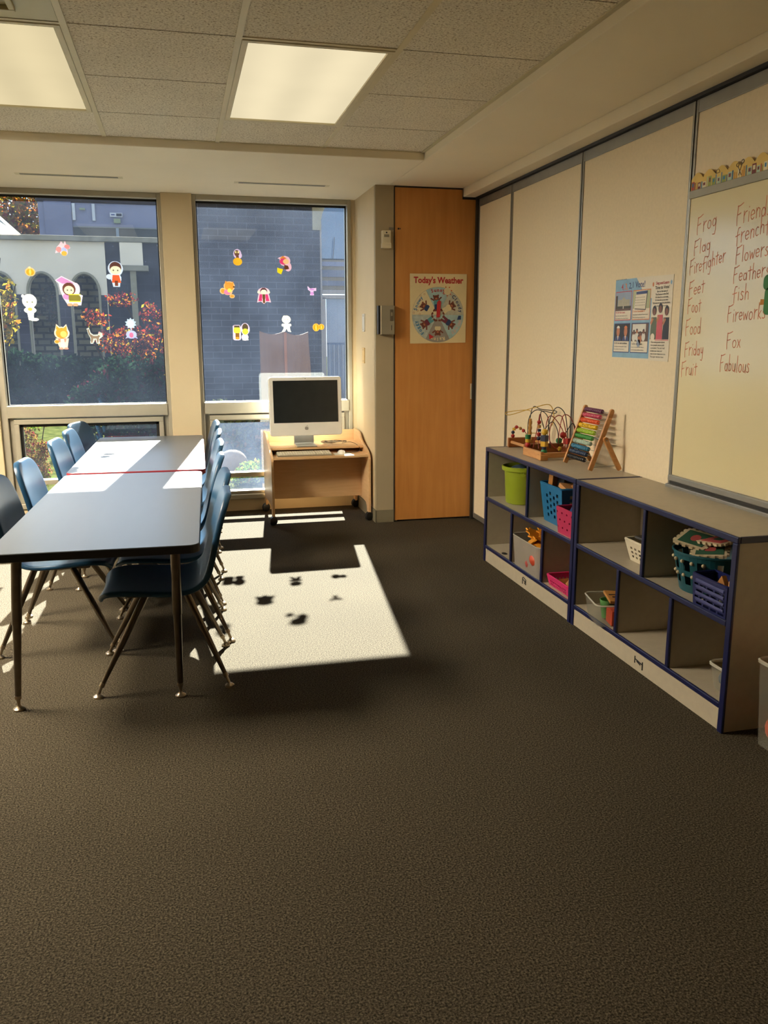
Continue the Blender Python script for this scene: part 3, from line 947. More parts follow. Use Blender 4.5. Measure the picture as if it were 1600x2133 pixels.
tx.mat(2); add_text(tx, '2,', 0.040, vm, 0.148, 0.347, 0.0026, bold=0.0006); add_text(tx, '1 Vote!', 0.040, vm, 0.222, 0.349, 0.0028, bold=0.0006)
VL = [vmats[2], vmats[14], vmats[3], vmats[13]]
tx.build('title_lettering', VL, vp); tx = MB()
tx.mat(0); add_text(tx, 'Sing and Learn', 0.0185, vm, 0.428, 0.346, 0.0024, bold=0.0003)
tx.mat(3); add_text(tx, 'Time to Vote!', 0.0205, vm, 0.428, 0.326, 0.0024, bold=0.0003)
for k, s in enumerate(('Sing to the tune of', 'The Farmer in the Dell.', "It's time for us to vote.", "It's time for us to vote.", "It's time to vote for president.", "It's time for us to vote.")):
    add_text(tx, s, 0.0115, vm, 0.430, 0.309 - 0.0128 * k, 0.0024, bold=0.0002)
tx.build('song_lettering', VL, vp); tx = MB(); tx.mat(3)
for k, s in enumerate(('This voting poster shows', 'how people vote to pick', 'a president. You can read', 'it with your class and', 'vote in your classroom too.', 'The super election issue')):
    add_text(tx, s, 0.0115, vm, 0.360, 0.082 - 0.0133 * k, 0.0024, align='LEFT', bold=0.0001)
tx.build('note_lettering', VL, vp); tx = MB()
for (mi, x, z, hs, head, l1, l2) in ((0, 0.018, 0.224, 0.0125, '4 is for four years.', 'Every four years people vote for', 'the president of the United States.'),
                                     (1, 0.186, 0.226, 0.0125, '3 is for November 3.', 'November 3 is Election Day this year.', 'This is the day grown-ups vote.'),
                                     (3, 0.018, 0.075, 0.0110, '2 is for two main candidates.', 'Candidates are the people running', 'for president of the country.'),
                                     (3, 0.186, 0.073, 0.0125, '1 is for one winner.', 'Votes are counted after election', 'and the winner will be president.')):
    tx = MB(); tx.mat(mi); add_text(tx, head, hs, vm, x, z, 0.0030, align='LEFT', bold=0.0003)
    tx.mat(3); add_text(tx, l1, 0.0088, vm, x, z - 0.016, 0.0030, align='LEFT'); add_text(tx, l2, 0.0088, vm, x, z - 0.029, 0.0030, align='LEFT')
    tx.build('caption_lettering', VL, vp)

# ------------------------------------------------------------------ whiteboard
wb = thing('whiteboard', 'large whiteboard on the folding partition covered in red handwritten F words', 'whiteboard', (XR, 2.8, 0.74))
BY0, BY1 = 2.34, 3.315
MB().box(XR - 0.012, XR - 0.001, BY0, BY1, 0.765, 1.945).build('writing_surface', mat('whiteboard_enamel', 'D6C9A0', 0.16, var=0.02, scale=2, spec=0.5), wb)
f = MB(); f.box(XR - 0.020, XR - 0.001, BY0, BY1 + 0.004, 1.943, 1.975); f.build('top_rail', mat('top_rail_grey', '8E8672', 0.4, 0.3), wb, bevel=0.002)
f = MB(); f.box(XR - 0.030, XR - 0.001, BY0, BY1 + 0.004, 0.742, 0.767); f.box(XR - 0.040, XR - 0.001, BY0, BY1 + 0.004, 0.700, 0.728)
f.build('bottom_rail', M_alu, wb, bevel=0.003)
MB().box(XR - 0.022, XR - 0.001, BY0, BY1, 0.728, 0.742).build('rail_groove', M_dark, wb)
f = MB(); f.box(XR - 0.016, XR - 0.001, BY1, BY1 + 0.008, 0.70, 1.975); f.build('side_rail', M_alu, wb, bevel=0.002)

# handwriting: every letter is a set of pen strokes in a unit box (x right, y up, baseline 0, cap height 1)
def arc(cx_, cy_0, rx, ry, a0, a1, n=9):
    return [(cx_ + rx * math.cos(math.radians(a0 + (a1 - a0) * i / n)), cy_0 + ry * math.sin(math.radians(a0 + (a1 - a0) * i / n))) for i in range(n + 1)]


ST = {
    'F': (0.62, [[(0.12, -0.05), (0.08, 0.3), (0.14, 0.98)], [(0.10, 0.93), (0.36, 0.96), (0.6, 1.04)], [(0.08, 0.50), (0.3, 0.52), (0.42, 0.56)]]),
    'f': (0.48, [[(0.2, -0.15), (0.18, 0.6), (0.26, 0.86), (0.42, 0.86)], [(0.02, 0.42), (0.42, 0.48)]]),
    'r': (0.42, [[(0.08, 0.6), (0.1, 0.0)], [(0.1, 0.35), (0.2, 0.52), (0.36, 0.56)]]),
    'o': (0.48, [arc(0.22, 0.26, 0.17, 0.24, 100, 460)]),
    'g': (0.48, [arc(0.2, 0.28, 0.15, 0.22, 40, 400), [(0.36, 0.52), (0.36, -0.2), (0.3, -0.42), (0.1, -0.38)]]),
    'l': (0.28, [[(0.12, 0.98), (0.12, 0.0)]]),
    'a': (0.48, [arc(0.2, 0.24, 0.15, 0.22, 40, 400), [(0.36, 0.48), (0.37, 0.0)]]),
    'i': (0.24, [[(0.1, 0.5), (0.1, 0.0)], [(0.1, 0.72), (0.11, 0.76)]]),
    'e': (0.44, [[(0.06, 0.26), (0.36, 0.3)] + arc(0.2, 0.27, 0.16, 0.24, 10, 320)]),
    'h': (0.46, [[(0.08, 0.98), (0.08, 0.0)], [(0.08, 0.3), (0.2, 0.5), (0.34, 0.42), (0.36, 0.0)]]),
    't': (0.42, [[(0.2, 0.82), (0.2, 0.0)], [(0.02, 0.56), (0.4, 0.6)]]),
    'd': (0.48, [arc(0.2, 0.24, 0.15, 0.22, 40, 400), [(0.37, 1.0), (0.37, 0.0)]]),
    'y': (0.46, [[(0.06, 0.5), (0.12, 0.14), (0.28, 0.14), (0.34, 0.5)], [(0.34, 0.5), (0.34, -0.2), (0.26, -0.4), (0.08, -0.34)]]),
    'u': (0.46, [[(0.07, 0.5), (0.09, 0.08), (0.24, 0.04), (0.34, 0.2), (0.35, 0.5)], [(0.35, 0.5), (0.37, 0.0)]]),
    's': (0.40, [[(0.32, 0.46), (0.16, 0.52), (0.08, 0.38), (0.26, 0.22), (0.28, 0.06), (0.14, 0.0), (0.04, 0.06)]]),
    'n': (0.46, [[(0.08, 0.5), (0.08, 0.0)], [(0.08, 0.3), (0.2, 0.5), (0.34, 0.42), (0.36, 0.0)]]),
    'c': (0.40, [arc(0.2, 0.26, 0.15, 0.24, 50, 310)]),
    'k': (0.44, [[(0.08, 0.98), (0.08, 0.0)], [(0.34, 0.5), (0.1, 0.22), (0.36, 0.0)]]),
    'w': (0.60, [[(0.05, 0.5), (0.14, 0.02), (0.27, 0.4), (0.38, 0.02), (0.52, 0.52)]]),
    'x': (0.42, [[(0.05, 0.5), (0.34, 0.0)], [(0.32, 0.5), (0.04, 0.0)]]),
    'b': (0.46, [[(0.08, 0.98), (0.08, 0.0)], arc(0.2, 0.22, 0.15, 0.21, 140, -150)]),
}
rnd = random.Random(4)
M_ink = mat('red_marker', 'C8704C', 0.6, var=0.1)
wmap = lambda u, v, w: (XR - 0.0125 - w, 3.335 - u, v)


def write(word, u0, z0, u1, z1, h):
    """word from (u0,z0) to (u1,z1) on the board, cap height h"""
    mb = MB()
    tot = sum(ST[c][0] for c in word)
    L = u1 - u0
    s = L / tot
    x = 0.0
    for c in word:
        wd, strokes = ST[c]
        jz = rnd.uniform(-0.03, 0.03) * h
        for st in strokes:
            pts = []
            for (a, q_) in st:
                uu = u0 + (x + a) * s
                zz = z0 + (z1 - z0) * ((x + a) / tot) + q_ * h + jz
                pts.append(Vector(wmap(uu, zz, 0)))
            # flat ribbon of marker ink
            hw = 0.0018
            for i in range(len(pts) - 1):
                a_, b_ = pts[i], pts[i + 1]
                d = (b_ - a_)
                if d.length < 1e-5:
                    continue
                d.normalize(); nrm = Vector((0, -d.z, d.y)) * hw
                e = d * hw * 0.6
                mb.add([a_ - e + nrm, b_ + e + nrm, b_ + e - nrm, a_ - e - nrm], [(0, 1, 2, 3)])
        x += wd
    o = mb.build('handwriting', M_ink, wb)
    return o


for args in (('Frog', 0.075, 1.795, 0.215, 1.815, 0.068), ('Flag', 0.065, 1.712, 0.185, 1.722, 0.060), ('Firefighter', 0.045, 1.632, 0.290, 1.668, 0.060),
             ('Feet', 0.050, 1.545, 0.165, 1.555, 0.060), ('Foot', 0.050, 1.472, 0.150, 1.478, 0.060), ('Food', 0.045, 1.380, 0.160, 1.388, 0.066),
             ('Friday', 0.050, 1.292, 0.190, 1.300, 0.060), ('Fruit', 0.035, 1.205, 0.155, 1.215, 0.062),
             ('Friends', 0.335, 1.800, 0.540, 1.818, 0.072), ('frenchfries', 0.340, 1.728, 0.640, 1.770, 0.066), ('Flowers', 0.350, 1.655, 0.545, 1.672, 0.062),
             ('Feathers', 0.345, 1.583, 0.560, 1.596, 0.060), ('fish', 0.350, 1.512, 0.455, 1.515, 0.062), ('Fireworks', 0.328, 1.432, 0.560, 1.442, 0.062),
             ('Fox', 0.335, 1.330, 0.430, 1.334, 0.062), ('Fabulous', 0.305, 1.240, 0.495, 1.238, 0.066)):
    write(*args)

# scalloped paper border standing on the top rail
bd = thing('bulletin_border', 'yellow scalloped paper border printed with books and scissors above the whiteboard', 'border strip', (XR - 0.002, 2.85, 1.975))
bmp = lambda u, v, w: (XR - 0.0125 - w, 3.318 - u, 1.972 + v)
out = [(0, 0)]
nb = 12
for k in range(nb):
    x_ = 0.002 + k * 0.081
    out += []
pts_top = []
for k in range(nb):
    for i in range(9):
        a = i / 8
        pts_top.append((k * 0.081 + a * 0.081, 0.046 + 0.024 * math.sin(PI * a)))
poly = [(0, 0.0)] + [(nb * 0.081, 0.0)] + pts_top[::-1]
q = MB(); q.prism(poly, 0.0015, bmp); q.build('paper_strip', mat('border_yellow', 'D6B560', 0.6), bd)
q = MB(); bc = [mat('border_blue', '3B7594', 0.6), mat('border_pale_blue', 'A9BFA8', 0.6), mat('border_red', 'A9483A', 0.6), mat('border_maroon', '6A2622', 0.6), mat('border_ochre', 'C08A38', 0.6), mat('border_cream', 'D9CFAE', 0.6), mat('border_green', '8E9A4A', 0.6)]
rb = random.Random(9)
x_ = 0.004
while x_ < nb * 0.081 - 0.03:
    w_ = rb.choice((0.006, 0.008, 0.011, 0.020, 0.024)); h_ = rb.uniform(0.026, 0.044)
    mi = rb.randrange(7)
    q.mat(mi); q.flat([(x_, 0.002), (x_ + w_, 0.002), (x_ + w_, h_), (x_, h_)], bmp, 0.0019)
    if w_ > 0.015:
        q.mat(rb.choice((0, 3, 5))); q.flat([(x_ + 0.005, h_ * 0.45), (x_ + w_ - 0.005, h_ * 0.45), (x_ + w_ - 0.005, h_ * 0.85), (x_ + 0.005, h_ * 0.85)], bmp, 0.0022)
    x_ += w_ + rb.uniform(0.001, 0.006)
q.build('printed_books', bc, bd)
q = MB()
for uc, vc in ((0.305, 0.052), (0.335, 0.060)):
    q.tube([bmp(uc + 0.007 * math.cos(2 * PI * k / 14), vc + 0.007 * math.sin(2 * PI * k / 14), 0.002) for k in range(14)], 0.0012, 5, closed=True)
q.tube([bmp(0.308, 0.046, 0.002), bmp(0.33, 0.012, 0.002)], 0.0012, 5); q.tube([bmp(0.332, 0.054, 0.002), bmp(0.314, 0.012, 0.002)], 0.0012, 5)
q.build('printed_scissors', mat('border_ink', '3C2A18', 0.6), bd); q = MB()
q.tube([bmp(0.18 + 0.012 * math.cos(PI * k / 10), 0.045 + 0.014 * math.sin(PI * k / 10), 0.002) for k in range(11)] + [bmp(0.18 + 0.012, 0.045, 0.002)], 0.001, 5)
q.build('printed_protractor', mat('border_ink', '3C2A18', 0.6), bd)

# green cut-out at the edge of the frame
fr = thing('paper_cutout', 'green rounded paper cut-out with an orange tab on the whiteboard at the right edge', 'cut-out', (XR - 0.013, 2.72, 1.45))
fm = lambda u, v, w: (XR - 0.0135 - w, 2.80 - u, v)
q = MB(); q.prism(rrect(0.0, 0.16, 1.545, 1.60, 0.02), 0.003, fm); q.prism(rrect(0.012, 0.15, 1.455, 1.555, 0.02), 0.003, fm)
q.build('body', mat('green_felt', '3F7A4A', 0.8), fr)
q = MB(); q.prism([(-0.010, 1.492), (0.013, 1.492), (0.013, 1.512), (-0.008, 1.513)], 0.003, fm); q.build('tab', mat('orange_felt', 'B9803A', 0.8), fr)

# ------------------------------------------------------------------ shelving units
SX0, SX1 = 1.800, 2.140
TH = 0.018


def shelf_unit(ya, yb, top_div, bot_div, label, seed):
    t = thing('storage_shelf', label, 'shelf', ((SX0 + SX1) / 2, (ya + yb) / 2, 0), 'grey shelf units with blue edging')
    e = 0.010
    box('top', SX0 + e, SX1, ya + e, yb - e, 0.694, 0.714, M_lam, t)
    box('side_panel', SX0 + e, SX1, ya + e, ya + e + TH, 0.0, 0.694, M_lam, t)
    box('side_panel', SX0 + e, SX1, yb - e - TH, yb - e, 0.0, 0.694, M_lam, t)
    box('shelf_board', SX0 + e, SX1 - 0.008, ya + e + TH, yb - e - TH, 0.392, 0.410, M_lam, t)
    box('bottom_board', SX0 + e, SX1 - 0.008, ya + e + TH, yb - e - TH, 0.088, 0.105, M_lam, t)
    box('back_panel', SX1 - 0.008, SX1, ya + e + TH, yb - e - TH, 0.088, 0.694, M_lam, t)
    kick = box('kick_board', SX0 + 0.004, SX0 + 0.02, ya + e + TH, yb - e - TH, 0.004, 0.088, M_lam, t)
    for y in top_div:
        box('divider', SX0 + e, SX1 - 0.008, y - TH / 2, y + TH / 2, 0.410, 0.694, M_lam, t)
    for y in bot_div:
        box('divider', SX0 + e, SX1 - 0.008, y - TH / 2, y + TH / 2, 0.105, 0.392, M_lam, t)
    bl = MB(); h = 0.011
    # rounded vinyl edging, one strip per board edge
    def strip(y0, y1, z0, z1):
        bl.box(SX0 - 0.002, SX0 + e, y0, y1, z0, z1)
    strip(ya, yb, 0.692, 0.716); strip(ya, ya + e + TH, 0.0, 0.692); strip(yb - e - TH, yb, 0.0, 0.692)
    strip(ya + e + TH, yb - e - TH, 0.390, 0.412); strip(ya + e + TH, yb - e - TH, 0.086, 0.107)
    for y in top_div:
        strip(y - TH / 2 - 0.001, y + TH / 2 + 0.001, 0.412, 0.692)
    for y in bot_div:
        strip(y - TH / 2 - 0.001, y + TH / 2 + 0.001, 0.107, 0.390)
    bl.box(SX0 + e, SX1, ya, ya + e, 0.692, 0.716); bl.box(SX0 + e, SX1, yb - e, yb, 0.692, 0.716)
    bl.build('edge_banding', M_blue_edge, t, bevel=0.004, seg=3)
    return t, kick


u1, k1 = shelf_unit(3.576, 4.790, [4.150], [4.357, 3.932], 'grey shelf unit with blue edging farther from the camera, carrying the abacus', 1)
u2, k2 = shelf_unit(2.372, 3.568, [2.962], [3.145, 2.738], 'grey shelf unit with blue edging nearer the camera, with a bare top', 2)
# maker's marks on the kick boards
for (kk, y, z, pts) in ((k1, 4.150, 0.047, [[(-0.022, -0.02), (-0.022, 0.016), (-0.014, 0.02), (0.022, 0.012), (0.022, -0.016)], [(-0.016, 0.006), (0.016, 0.0)], [(0.012, 0.004), (0.008, -0.014)]]),
                        (k2, 2.941, 0.045, [[(-0.03, 0.018), (-0.03, -0.012)], [(-0.026, 0.006), (0.03, 0.0)], [(-0.014, 0.0), (0.014, -0.006)], [(0.03, 0.012), (0.03, -0.022)]])):
    q = MB()
    for st in pts:
        q.tube([(SX0 + 0.003, y - u, z + v) for u, v in st], 0.0026, 6)
    q.build('maker_mark', M_blackpl, kk)
q = MB(); q.prism(ell(1.838, 4.535, 0.016, 0.026), 0.0012, lambda u, v, w: (u, v, 0.105 + w)); q.build('cable_grommet', M_blackpl, u1)

# ------------------------------------------------------------------ baskets, bins and toys
def M3(rz):
    return Matrix.Rotation(rz, 3, 'Z')


def open_box_wall(mb, w, d, h, fl, nx, ny, nz, skip, rnd_=0.02, base=True):
    """four tapered walls as grids; skip(face, i, k) leaves a hole; fl = flare of the mouth per side"""
    def P(x, y, z):
        s = z / h
        return (x * (w / 2 + fl * s) / (w / 2), y * (d / 2 + fl * s) / (d / 2), z)
    for face in range(4):
        n = ny if face in (0, 2) else nx
        for i in range(n):
            for k in range(nz):
                if skip and skip(face, i, k, n, nz):
                    continue
                a0, a1 = -1 + 2 * i / n, -1 + 2 * (i + 1) / n
                z0, z1 = h * k / nz, h * (k + 1) / nz
                if face == 0:
                    vs = [P(-w / 2, a * d / 2, z) for a, z in ((a0, z0), (a1, z0), (a1, z1), (a0, z1))]
                elif face == 2:
                    vs = [P(w / 2, a * d / 2, z) for a, z in ((a0, z0), (a1, z0), (a1, z1), (a0, z1))]
                elif face == 1:
                    vs = [P(a * w / 2, -d / 2, z) for a, z in ((a0, z0), (a1, z0), (a1, z1), (a0, z1))]
                else:
                    vs = [P(a * w / 2, d / 2, z) for a, z in ((a0, z0), (a1, z0), (a1, z1), (a0, z1))]
                mb.add(vs, [(0, 1, 2, 3)])
    if base:
        mb.add([(-w / 2, -d / 2, 0.0), (w / 2, -d / 2, 0.0), (w / 2, d / 2, 0.0), (-w / 2, d / 2, 0.0)], [(0, 1, 2, 3)])


def round_wall(mb, w, d, h, fl, rr_):
    lo = rrect(-w / 2, w / 2, -d / 2, d / 2, rr_ * 0.8, 6); hi = rrect(-w / 2 - fl, w / 2 + fl, -d / 2 - fl, d / 2 + fl, rr_, 6)
    n = len(lo); kz = 4
    vs = []
    for k in range(kz + 1):
        f_ = k / kz
        vs += [(a[0] * (1 - f_) + b[0] * f_, a[1] * (1 - f_) + b[1] * f_, h * f_) for a, b in zip(lo, hi)]
    fs = [(k * n + j, k * n + (j + 1) % n, (k + 1) * n + (j + 1) % n, (k + 1) * n + j) for k in range(kz) for j in range(n)]
    fs.append(tuple(range(n)))
    mb.add(vs, fs)


def container(name, label, cat, c, size, m, fl=0.015, grid=(10, 10, 8), skip=None, rim=0.006, rz=0.0, group=None, thick=0.0025, rimr=0.012):
    """open tapered box; c = centre of the base, size = base w (x), d (y), h"""
    w, d, h = size
    t = thing(name, label, cat, c, group, rz)
    b_ = MB()
    if grid == (2, 2, 2):
        round_wall(b_, w, d, h, fl, max(rimr, 0.03))
        rimr = max(rimr, 0.03)
    else:
        open_box_wall(b_, w, d, h, fl, grid[0], grid[1], grid[2], skip)
    o = b_.build('body', m, t, world=False)
    # weld the grid, then give the wall its thickness
    bm = bmesh.new(); bm.from_mesh(o.data); bmesh.ops.remove_doubles(bm, verts=bm.verts, dist=1e-5); bmesh.ops.recalc_face_normals(bm, faces=bm.faces); bm.to_mesh(o.data); bm.free()
    md = o.modifiers.new('solid', 'SOLIDIFY'); md.thickness = thick; md.offset = 0
    r_ = MB(); ring = rrect(-w / 2 - fl, w / 2 + fl, -d / 2 - fl, d / 2 + fl, rimr, 4)
    r_.tube([(u, v, h) for u, v in ring], rim, 6, closed=True)
    r_.build('rim', M_clearrim if m.name in ('clear_plastic', 'frosted_plastic') else m, t, world=False, smooth=True)
    return t


M_lime = mat('lime_plastic', '8F9F28', 0.35, var=0.04)
M_bl = mat('sky_blue_plastic', '1B628F', 0.4, var=0.05)
M_mag = mat('magenta_plastic', 'A8264E', 0.4, var=0.05)
M_pk = mat('pink_plastic', 'C02A62', 0.4, var=0.05)
M_wh = mat('ivory_plastic', 'C9BFA8', 0.45, var=0.03)
M_teal = mat('teal_plastic', '0C4650', 0.45, var=0.06)
M_nv = mat('navy_plastic', '10174A', 0.35, var=0.06)
M_frost = clear_plastic('frosted_plastic', 'A59C92', 0.50, 0.4)
M_clear = clear_plastic('clear_plastic', 'A9A698', 0.12, 0.1)
M_clearrim = clear_plastic('clear_plastic_rim', 'C9C5B6', 0.55, 0.1)
M_redp = mat('red_plastic', 'B3231E', 0.4, var=0.05)
M_yel = mat('yellow_foam', 'D58E12', 0.7, var=0.1, scale=40)
M_grn = mat('green_plastic', '5A8E50', 0.45, var=0.05)
M_orp = mat('orange_plastic', 'B8462A', 0.45, var=0.05)
M_brn = wood_mat('toy_wood', '8A5A2C', 'B07C3E', (5, 5, 20), 0.5)
M_navyc = mat('dark_blue_cloth', '1D3548', 0.8, var=0.2, scale=30, bump=0.3, bscale=60)
M_pur = mat('purple_paint', '5B2748', 0.4)

# lime bucket
bk = thing('bucket', 'lime green plastic bucket on the upper shelf of the far unit', 'bucket', (1.945, 4.545, 0.410), rz=-0.4)
q = MB(); q.lathe([(0.094, 0.002), (0.099, 0.008), (0.109, 0.192), (0.111, 0.196), (0.124, 0.198), (0.127, 0.220), (0.119, 0.223), (0.114, 0.215), (0.106, 0.195), (0.096, 0.014), (0.0005, 0.012)], (0, 0, 0), 40, cap=False)
q.lathe([(0.0005, 0.0015), (0.094, 0.002)], (0, 0, 0), 40, cap=False)
q.build('body', M_lime, bk, smooth=True, world=False)
q = MB(); hp = []
for k in range(17):
    a = PI * k / 16
    hp.append((0.126 * math.sin(a) * 0.98, 0.124 * math.cos(a), 0.193 - 0.055 * math.sin(a)))
q.tube(hp, 0.0045, 8); q.build('handle', M_lime, bk, smooth=True, world=False)
q = MB()
q.lathe([(0.017, 0), (0.017, 0.006), (0.010, 0.007)], (0.0, -0.108, 0.188), 16, Matrix.Rotation(PI / 2, 3, 'X')); q.build('handle_pivot', M_lime, bk, smooth=True, world=False)
q = MB(); q.ball((1.945, 4.545, 0.60), 0.085, 16, 10, (1, 1, 0.45)); q.ball((1.91, 4.50, 0.62), 0.04, 12, 8, (1, 1, 0.5))
tag(q.build('folded_cloth', M_navyc, smooth=True), 'dark blue cloth bundle stuffed inside the lime bucket', 'cloth')

# red basket showing past the divider
container('basket', 'small red basket mostly hidden by the divider beside the lime bucket', 'basket', (1.915, 4.212, 0.410), (0.10, 0.07, 0.115), M_redp, 0.012, (4, 4, 4), None, 0.003)


def holes_dots(face, i, k, n, nz):
    return 1 < k < nz - 2 and 2 <= i < n - 2 and (i % 2 == 0) and (k % 2 == (i // 2) % 2)


blue = container('basket', 'tall sky blue basket with oval holes on the upper shelf, full of wooden blocks', 'basket', (1.975, 3.965, 0.410), (0.20, 0.22, 0.205), M_bl, 0.022, (11, 12, 12), holes_dots, 0.006)
rb = random.Random(5)
for k, (dx, dy, dz, sz, rx, m, lb) in enumerate((
        (-0.075, 0.075, 0.235, (0.03, 0.045, 0.075), 0.1, M_brn, 'upright wooden tile at the left end of the sky blue basket'),
        (-0.045, 0.03, 0.235, (0.02, 0.07, 0.07), 0.2, M_blackpl, 'black domino box standing in the sky blue basket'),
        (-0.035, -0.045, 0.215, (0.09, 0.08, 0.022), 0.35, M_beech, 'slanted pale wooden block on top of the sky blue basket'),
        (0.02, -0.07, 0.225, (0.10, 0.05, 0.028), -0.3, M_brn, 'brown wooden plank at the right side of the sky blue basket'),
        (0.05, 0.03, 0.185, (0.07, 0.09, 0.05), 0.0, M_beech2, 'dark wooden block low in the back of the sky blue basket'))):
    q = MB(); q.rbox((1.975 + dx, 3.965 + dy, 0.41 + dz - 0.02), sz, Euler((rx, 0.25 * rx, 0.5 * rx)).to_matrix())
    tag(q.build('toy_block', m, bevel=0.002), lb, 'toy block', 'blocks in the sky blue basket')


def slats(face, i, k, n, nz):
    return 1 <= k < nz - 3 and (k % 3 == 1) and (1 <= i < n - 1) and ((i + k // 3 * 2) % 4 != 0)


def pinkholes(face, i, k, n, nz):
    return 2 < k < nz - 2 and k % 4 == 3 and (i + (k // 4) * 2) % 4 == 1


container('basket', 'magenta woven-look basket in front of the sky blue basket', 'basket', (1.893, 3.700, 0.410), (0.145, 0.175, 0.132), M_mag, 0.010, (10, 14, 14), pinkholes, 0.005)
for k, (p, sz, m, lb) in enumerate((((1.905, 3.72, 0.525), (0.09, 0.05, 0.06), mat('royal_blue_plastic', '16437F', 0.5), 'royal blue toy heaped at the back of the magenta basket'),
                                    ((1.868, 3.69, 0.530), (0.018, 0.03, 0.05), M_redp, 'red toy peg poking out of the magenta basket'),
                                    ((1.92, 3.66, 0.545), (0.05, 0.05, 0.045), mat('green_toy', '1E6B52', 0.5), 'green toy piece on top of the magenta basket'))):
    q = MB(); q.rbox(p, sz, Euler((0.4, 0.3, k)).to_matrix())
    tag(q.build('toy_piece', m, bevel=0.008), lb, 'toy piece', 'toys in the magenta basket')

# frosted bin with foam shapes
fb = container('storage_bin', 'tall frosted clear bin holding yellow foam shapes on the lower shelf', 'bin', (1.925, 4.142, 0.106), (0.24, 0.355, 0.175), M_frost, 0.012, (2, 2, 2), None, 0.003, rimr=0.04)
rb = random.Random(8)
cols_b = [M_orp, mat('dull_yellow_toy', '9C8E3C', 0.6), mat('dull_red_toy', '9A3F38', 0.6), mat('dull_blue_toy', '33507A', 0.6), mat('olive_toy', '6F7040', 0.6)]
lbs = ['orange', 'mustard', 'brick red', 'dusty blue', 'olive']
spots = [(-0.07, -0.10, 0.09, 'near end'), (-0.05, 0.08, 0.05, 'far end'), (-0.06, -0.02, 0.05, 'middle'), (-0.05, -0.12, 0.045, 'bottom near corner'), (0.05, -0.05, 0.07, 'back')]
for k, (dx, dy, dz, wh) in enumerate(spots):
    q = MB(); q.ball((1.905 + dx, 4.142 + dy, 0.106 + dz), 0.05, 12, 8, (1, 1.1, 0.9))
    tag(q.build('toy_ball', cols_b[k], smooth=True), '%s soft toy seen through the frosted bin at its %s' % (lbs[k], wh), 'toy', 'toys inside the frosted bin')
q = MB(); rr = random.Random(3)
for k in range(8):
    a = rr.uniform(0, PI); cxx, cyy, czz = 1.865 + rr.uniform(-0.02, 0.05), 4.09 + rr.uniform(-0.04, 0.07), 0.262 + 0.0125 * k
    star = []
    for j in range(20):
        r_ = 0.062 * (1 if j % 2 else 0.76)
        star.append((r_ * math.cos(2 * PI * j / 20), r_ * math.sin(2 * PI * j / 20)))
    E_ = Euler((rr.uniform(-0.8, 0.8), rr.uniform(-0.8, 0.2), a)).to_matrix()
    q2 = MB(); q2.prism(star, 0.008, lambda u, v, w: tuple(Vector((cxx, cyy, czz)) + E_ @ Vector((u, v, w))))
    wh = ['at the very bottom', 'second from the bottom', 'third from the bottom', 'just below the middle', 'just above the middle', 'third from the top', 'second from the top', 'topmost'][k]
    tag(q2.build('foam_shape', M_yel, bevel=0.001), 'yellow toothed foam shape, %s of the heap in the frosted bin' % wh, 'foam shape', 'yellow foam shapes in the frosted bin')


def lowslots(face, i, k, n, nz):
    return 1 <= k < nz - 2 and k % 2 == 1 and 2 < i < n - 3 and i % 2 == 0


container('basket', 'shallow pink basket of wooden pieces on the lower shelf', 'basket', (1.905, 3.765, 0.106), (0.15, 0.235, 0.055), M_pk, 0.012, (16, 26, 7), lowslots, 0.005)
for (p, sz, e_, m, lb) in (((1.88, 3.72, 0.155), (0.02, 0.05, 0.07), (0.7, 0.1, 0.3), M_beech, 'pale wooden wedge leaning in the shallow pink basket'),
                           ((1.93, 3.69, 0.16), (0.05, 0.06, 0.08), (0.2, 0.3, 0.5), M_brn, 'brown wooden cube at the right of the shallow pink basket'),
                           ((1.90, 3.80, 0.128), (0.09, 0.11, 0.02), (0.05, 0, 0.1), M_beech2, 'flat dark wooden piece lying in the shallow pink basket')):
    q = MB(); q.rbox(p, sz, Euler(e_).to_matrix()); tag(q.build('toy_block', m, bevel=0.002), lb, 'toy block', 'wooden pieces in the pink basket')


def sqholes(face, i, k, n, nz):
    return 1 < k < nz - 2 and k % 2 == 0 and 2 <= i < n - 1 and i % 2 == 0


wbk = container('basket', 'white basket with square holes and a dark lid in the near unit', 'basket', (1.985, 3.125, 0.410), (0.17, 0.185, 0.095), M_wh, 0.022, (13, 13, 10), sqholes, 0.006)
q = MB(); q.rbox((0.01, -0.005, 0.104), (0.17, 0.19, 0.012)); q.build('lid', mat('dark_grey_plastic', '3E3A34', 0.5), wbk, bevel=0.004, world=False)

# teal laundry basket with foam mats
tb = thing('laundry_basket', 'round teal laundry basket heaped with foam puzzle mats on the near unit', 'basket', (1.978, 2.748, 0.410))
q = MB(); n_, kz = 56, 14
for j in range(n_):
    for k in range(kz):
        if (3 <= k <= 5 or 8 <= k <= 11) and (j % 4 in (1, 2)):
            continue
        z0, z1 = 0.155 * k / kz, 0.155 * (k + 1) / kz
        ra, rb_ = 0.115 + 0.032 * z0 / 0.155, 0.115 + 0.032 * z1 / 0.155
        a0, a1 = 2 * PI * j / n_, 2 * PI * (j + 1) / n_
        q.add([(ra * math.cos(a0), ra * math.sin(a0), z0), (ra * math.cos(a1), ra * math.sin(a1), z0), (rb_ * math.cos(a1), rb_ * math.sin(a1), z1), (rb_ * math.cos(a0), rb_ * math.sin(a0), z1)], [(0, 1, 2, 3)])
q.add([(0.115 * math.cos(2 * PI * j / n_), 0.115 * math.sin(2 * PI * j / n_), 0.0015) for j in range(n_)], [tuple(range(n_))])
q.build('body', M_teal, tb, world=False, solid=0.0025)
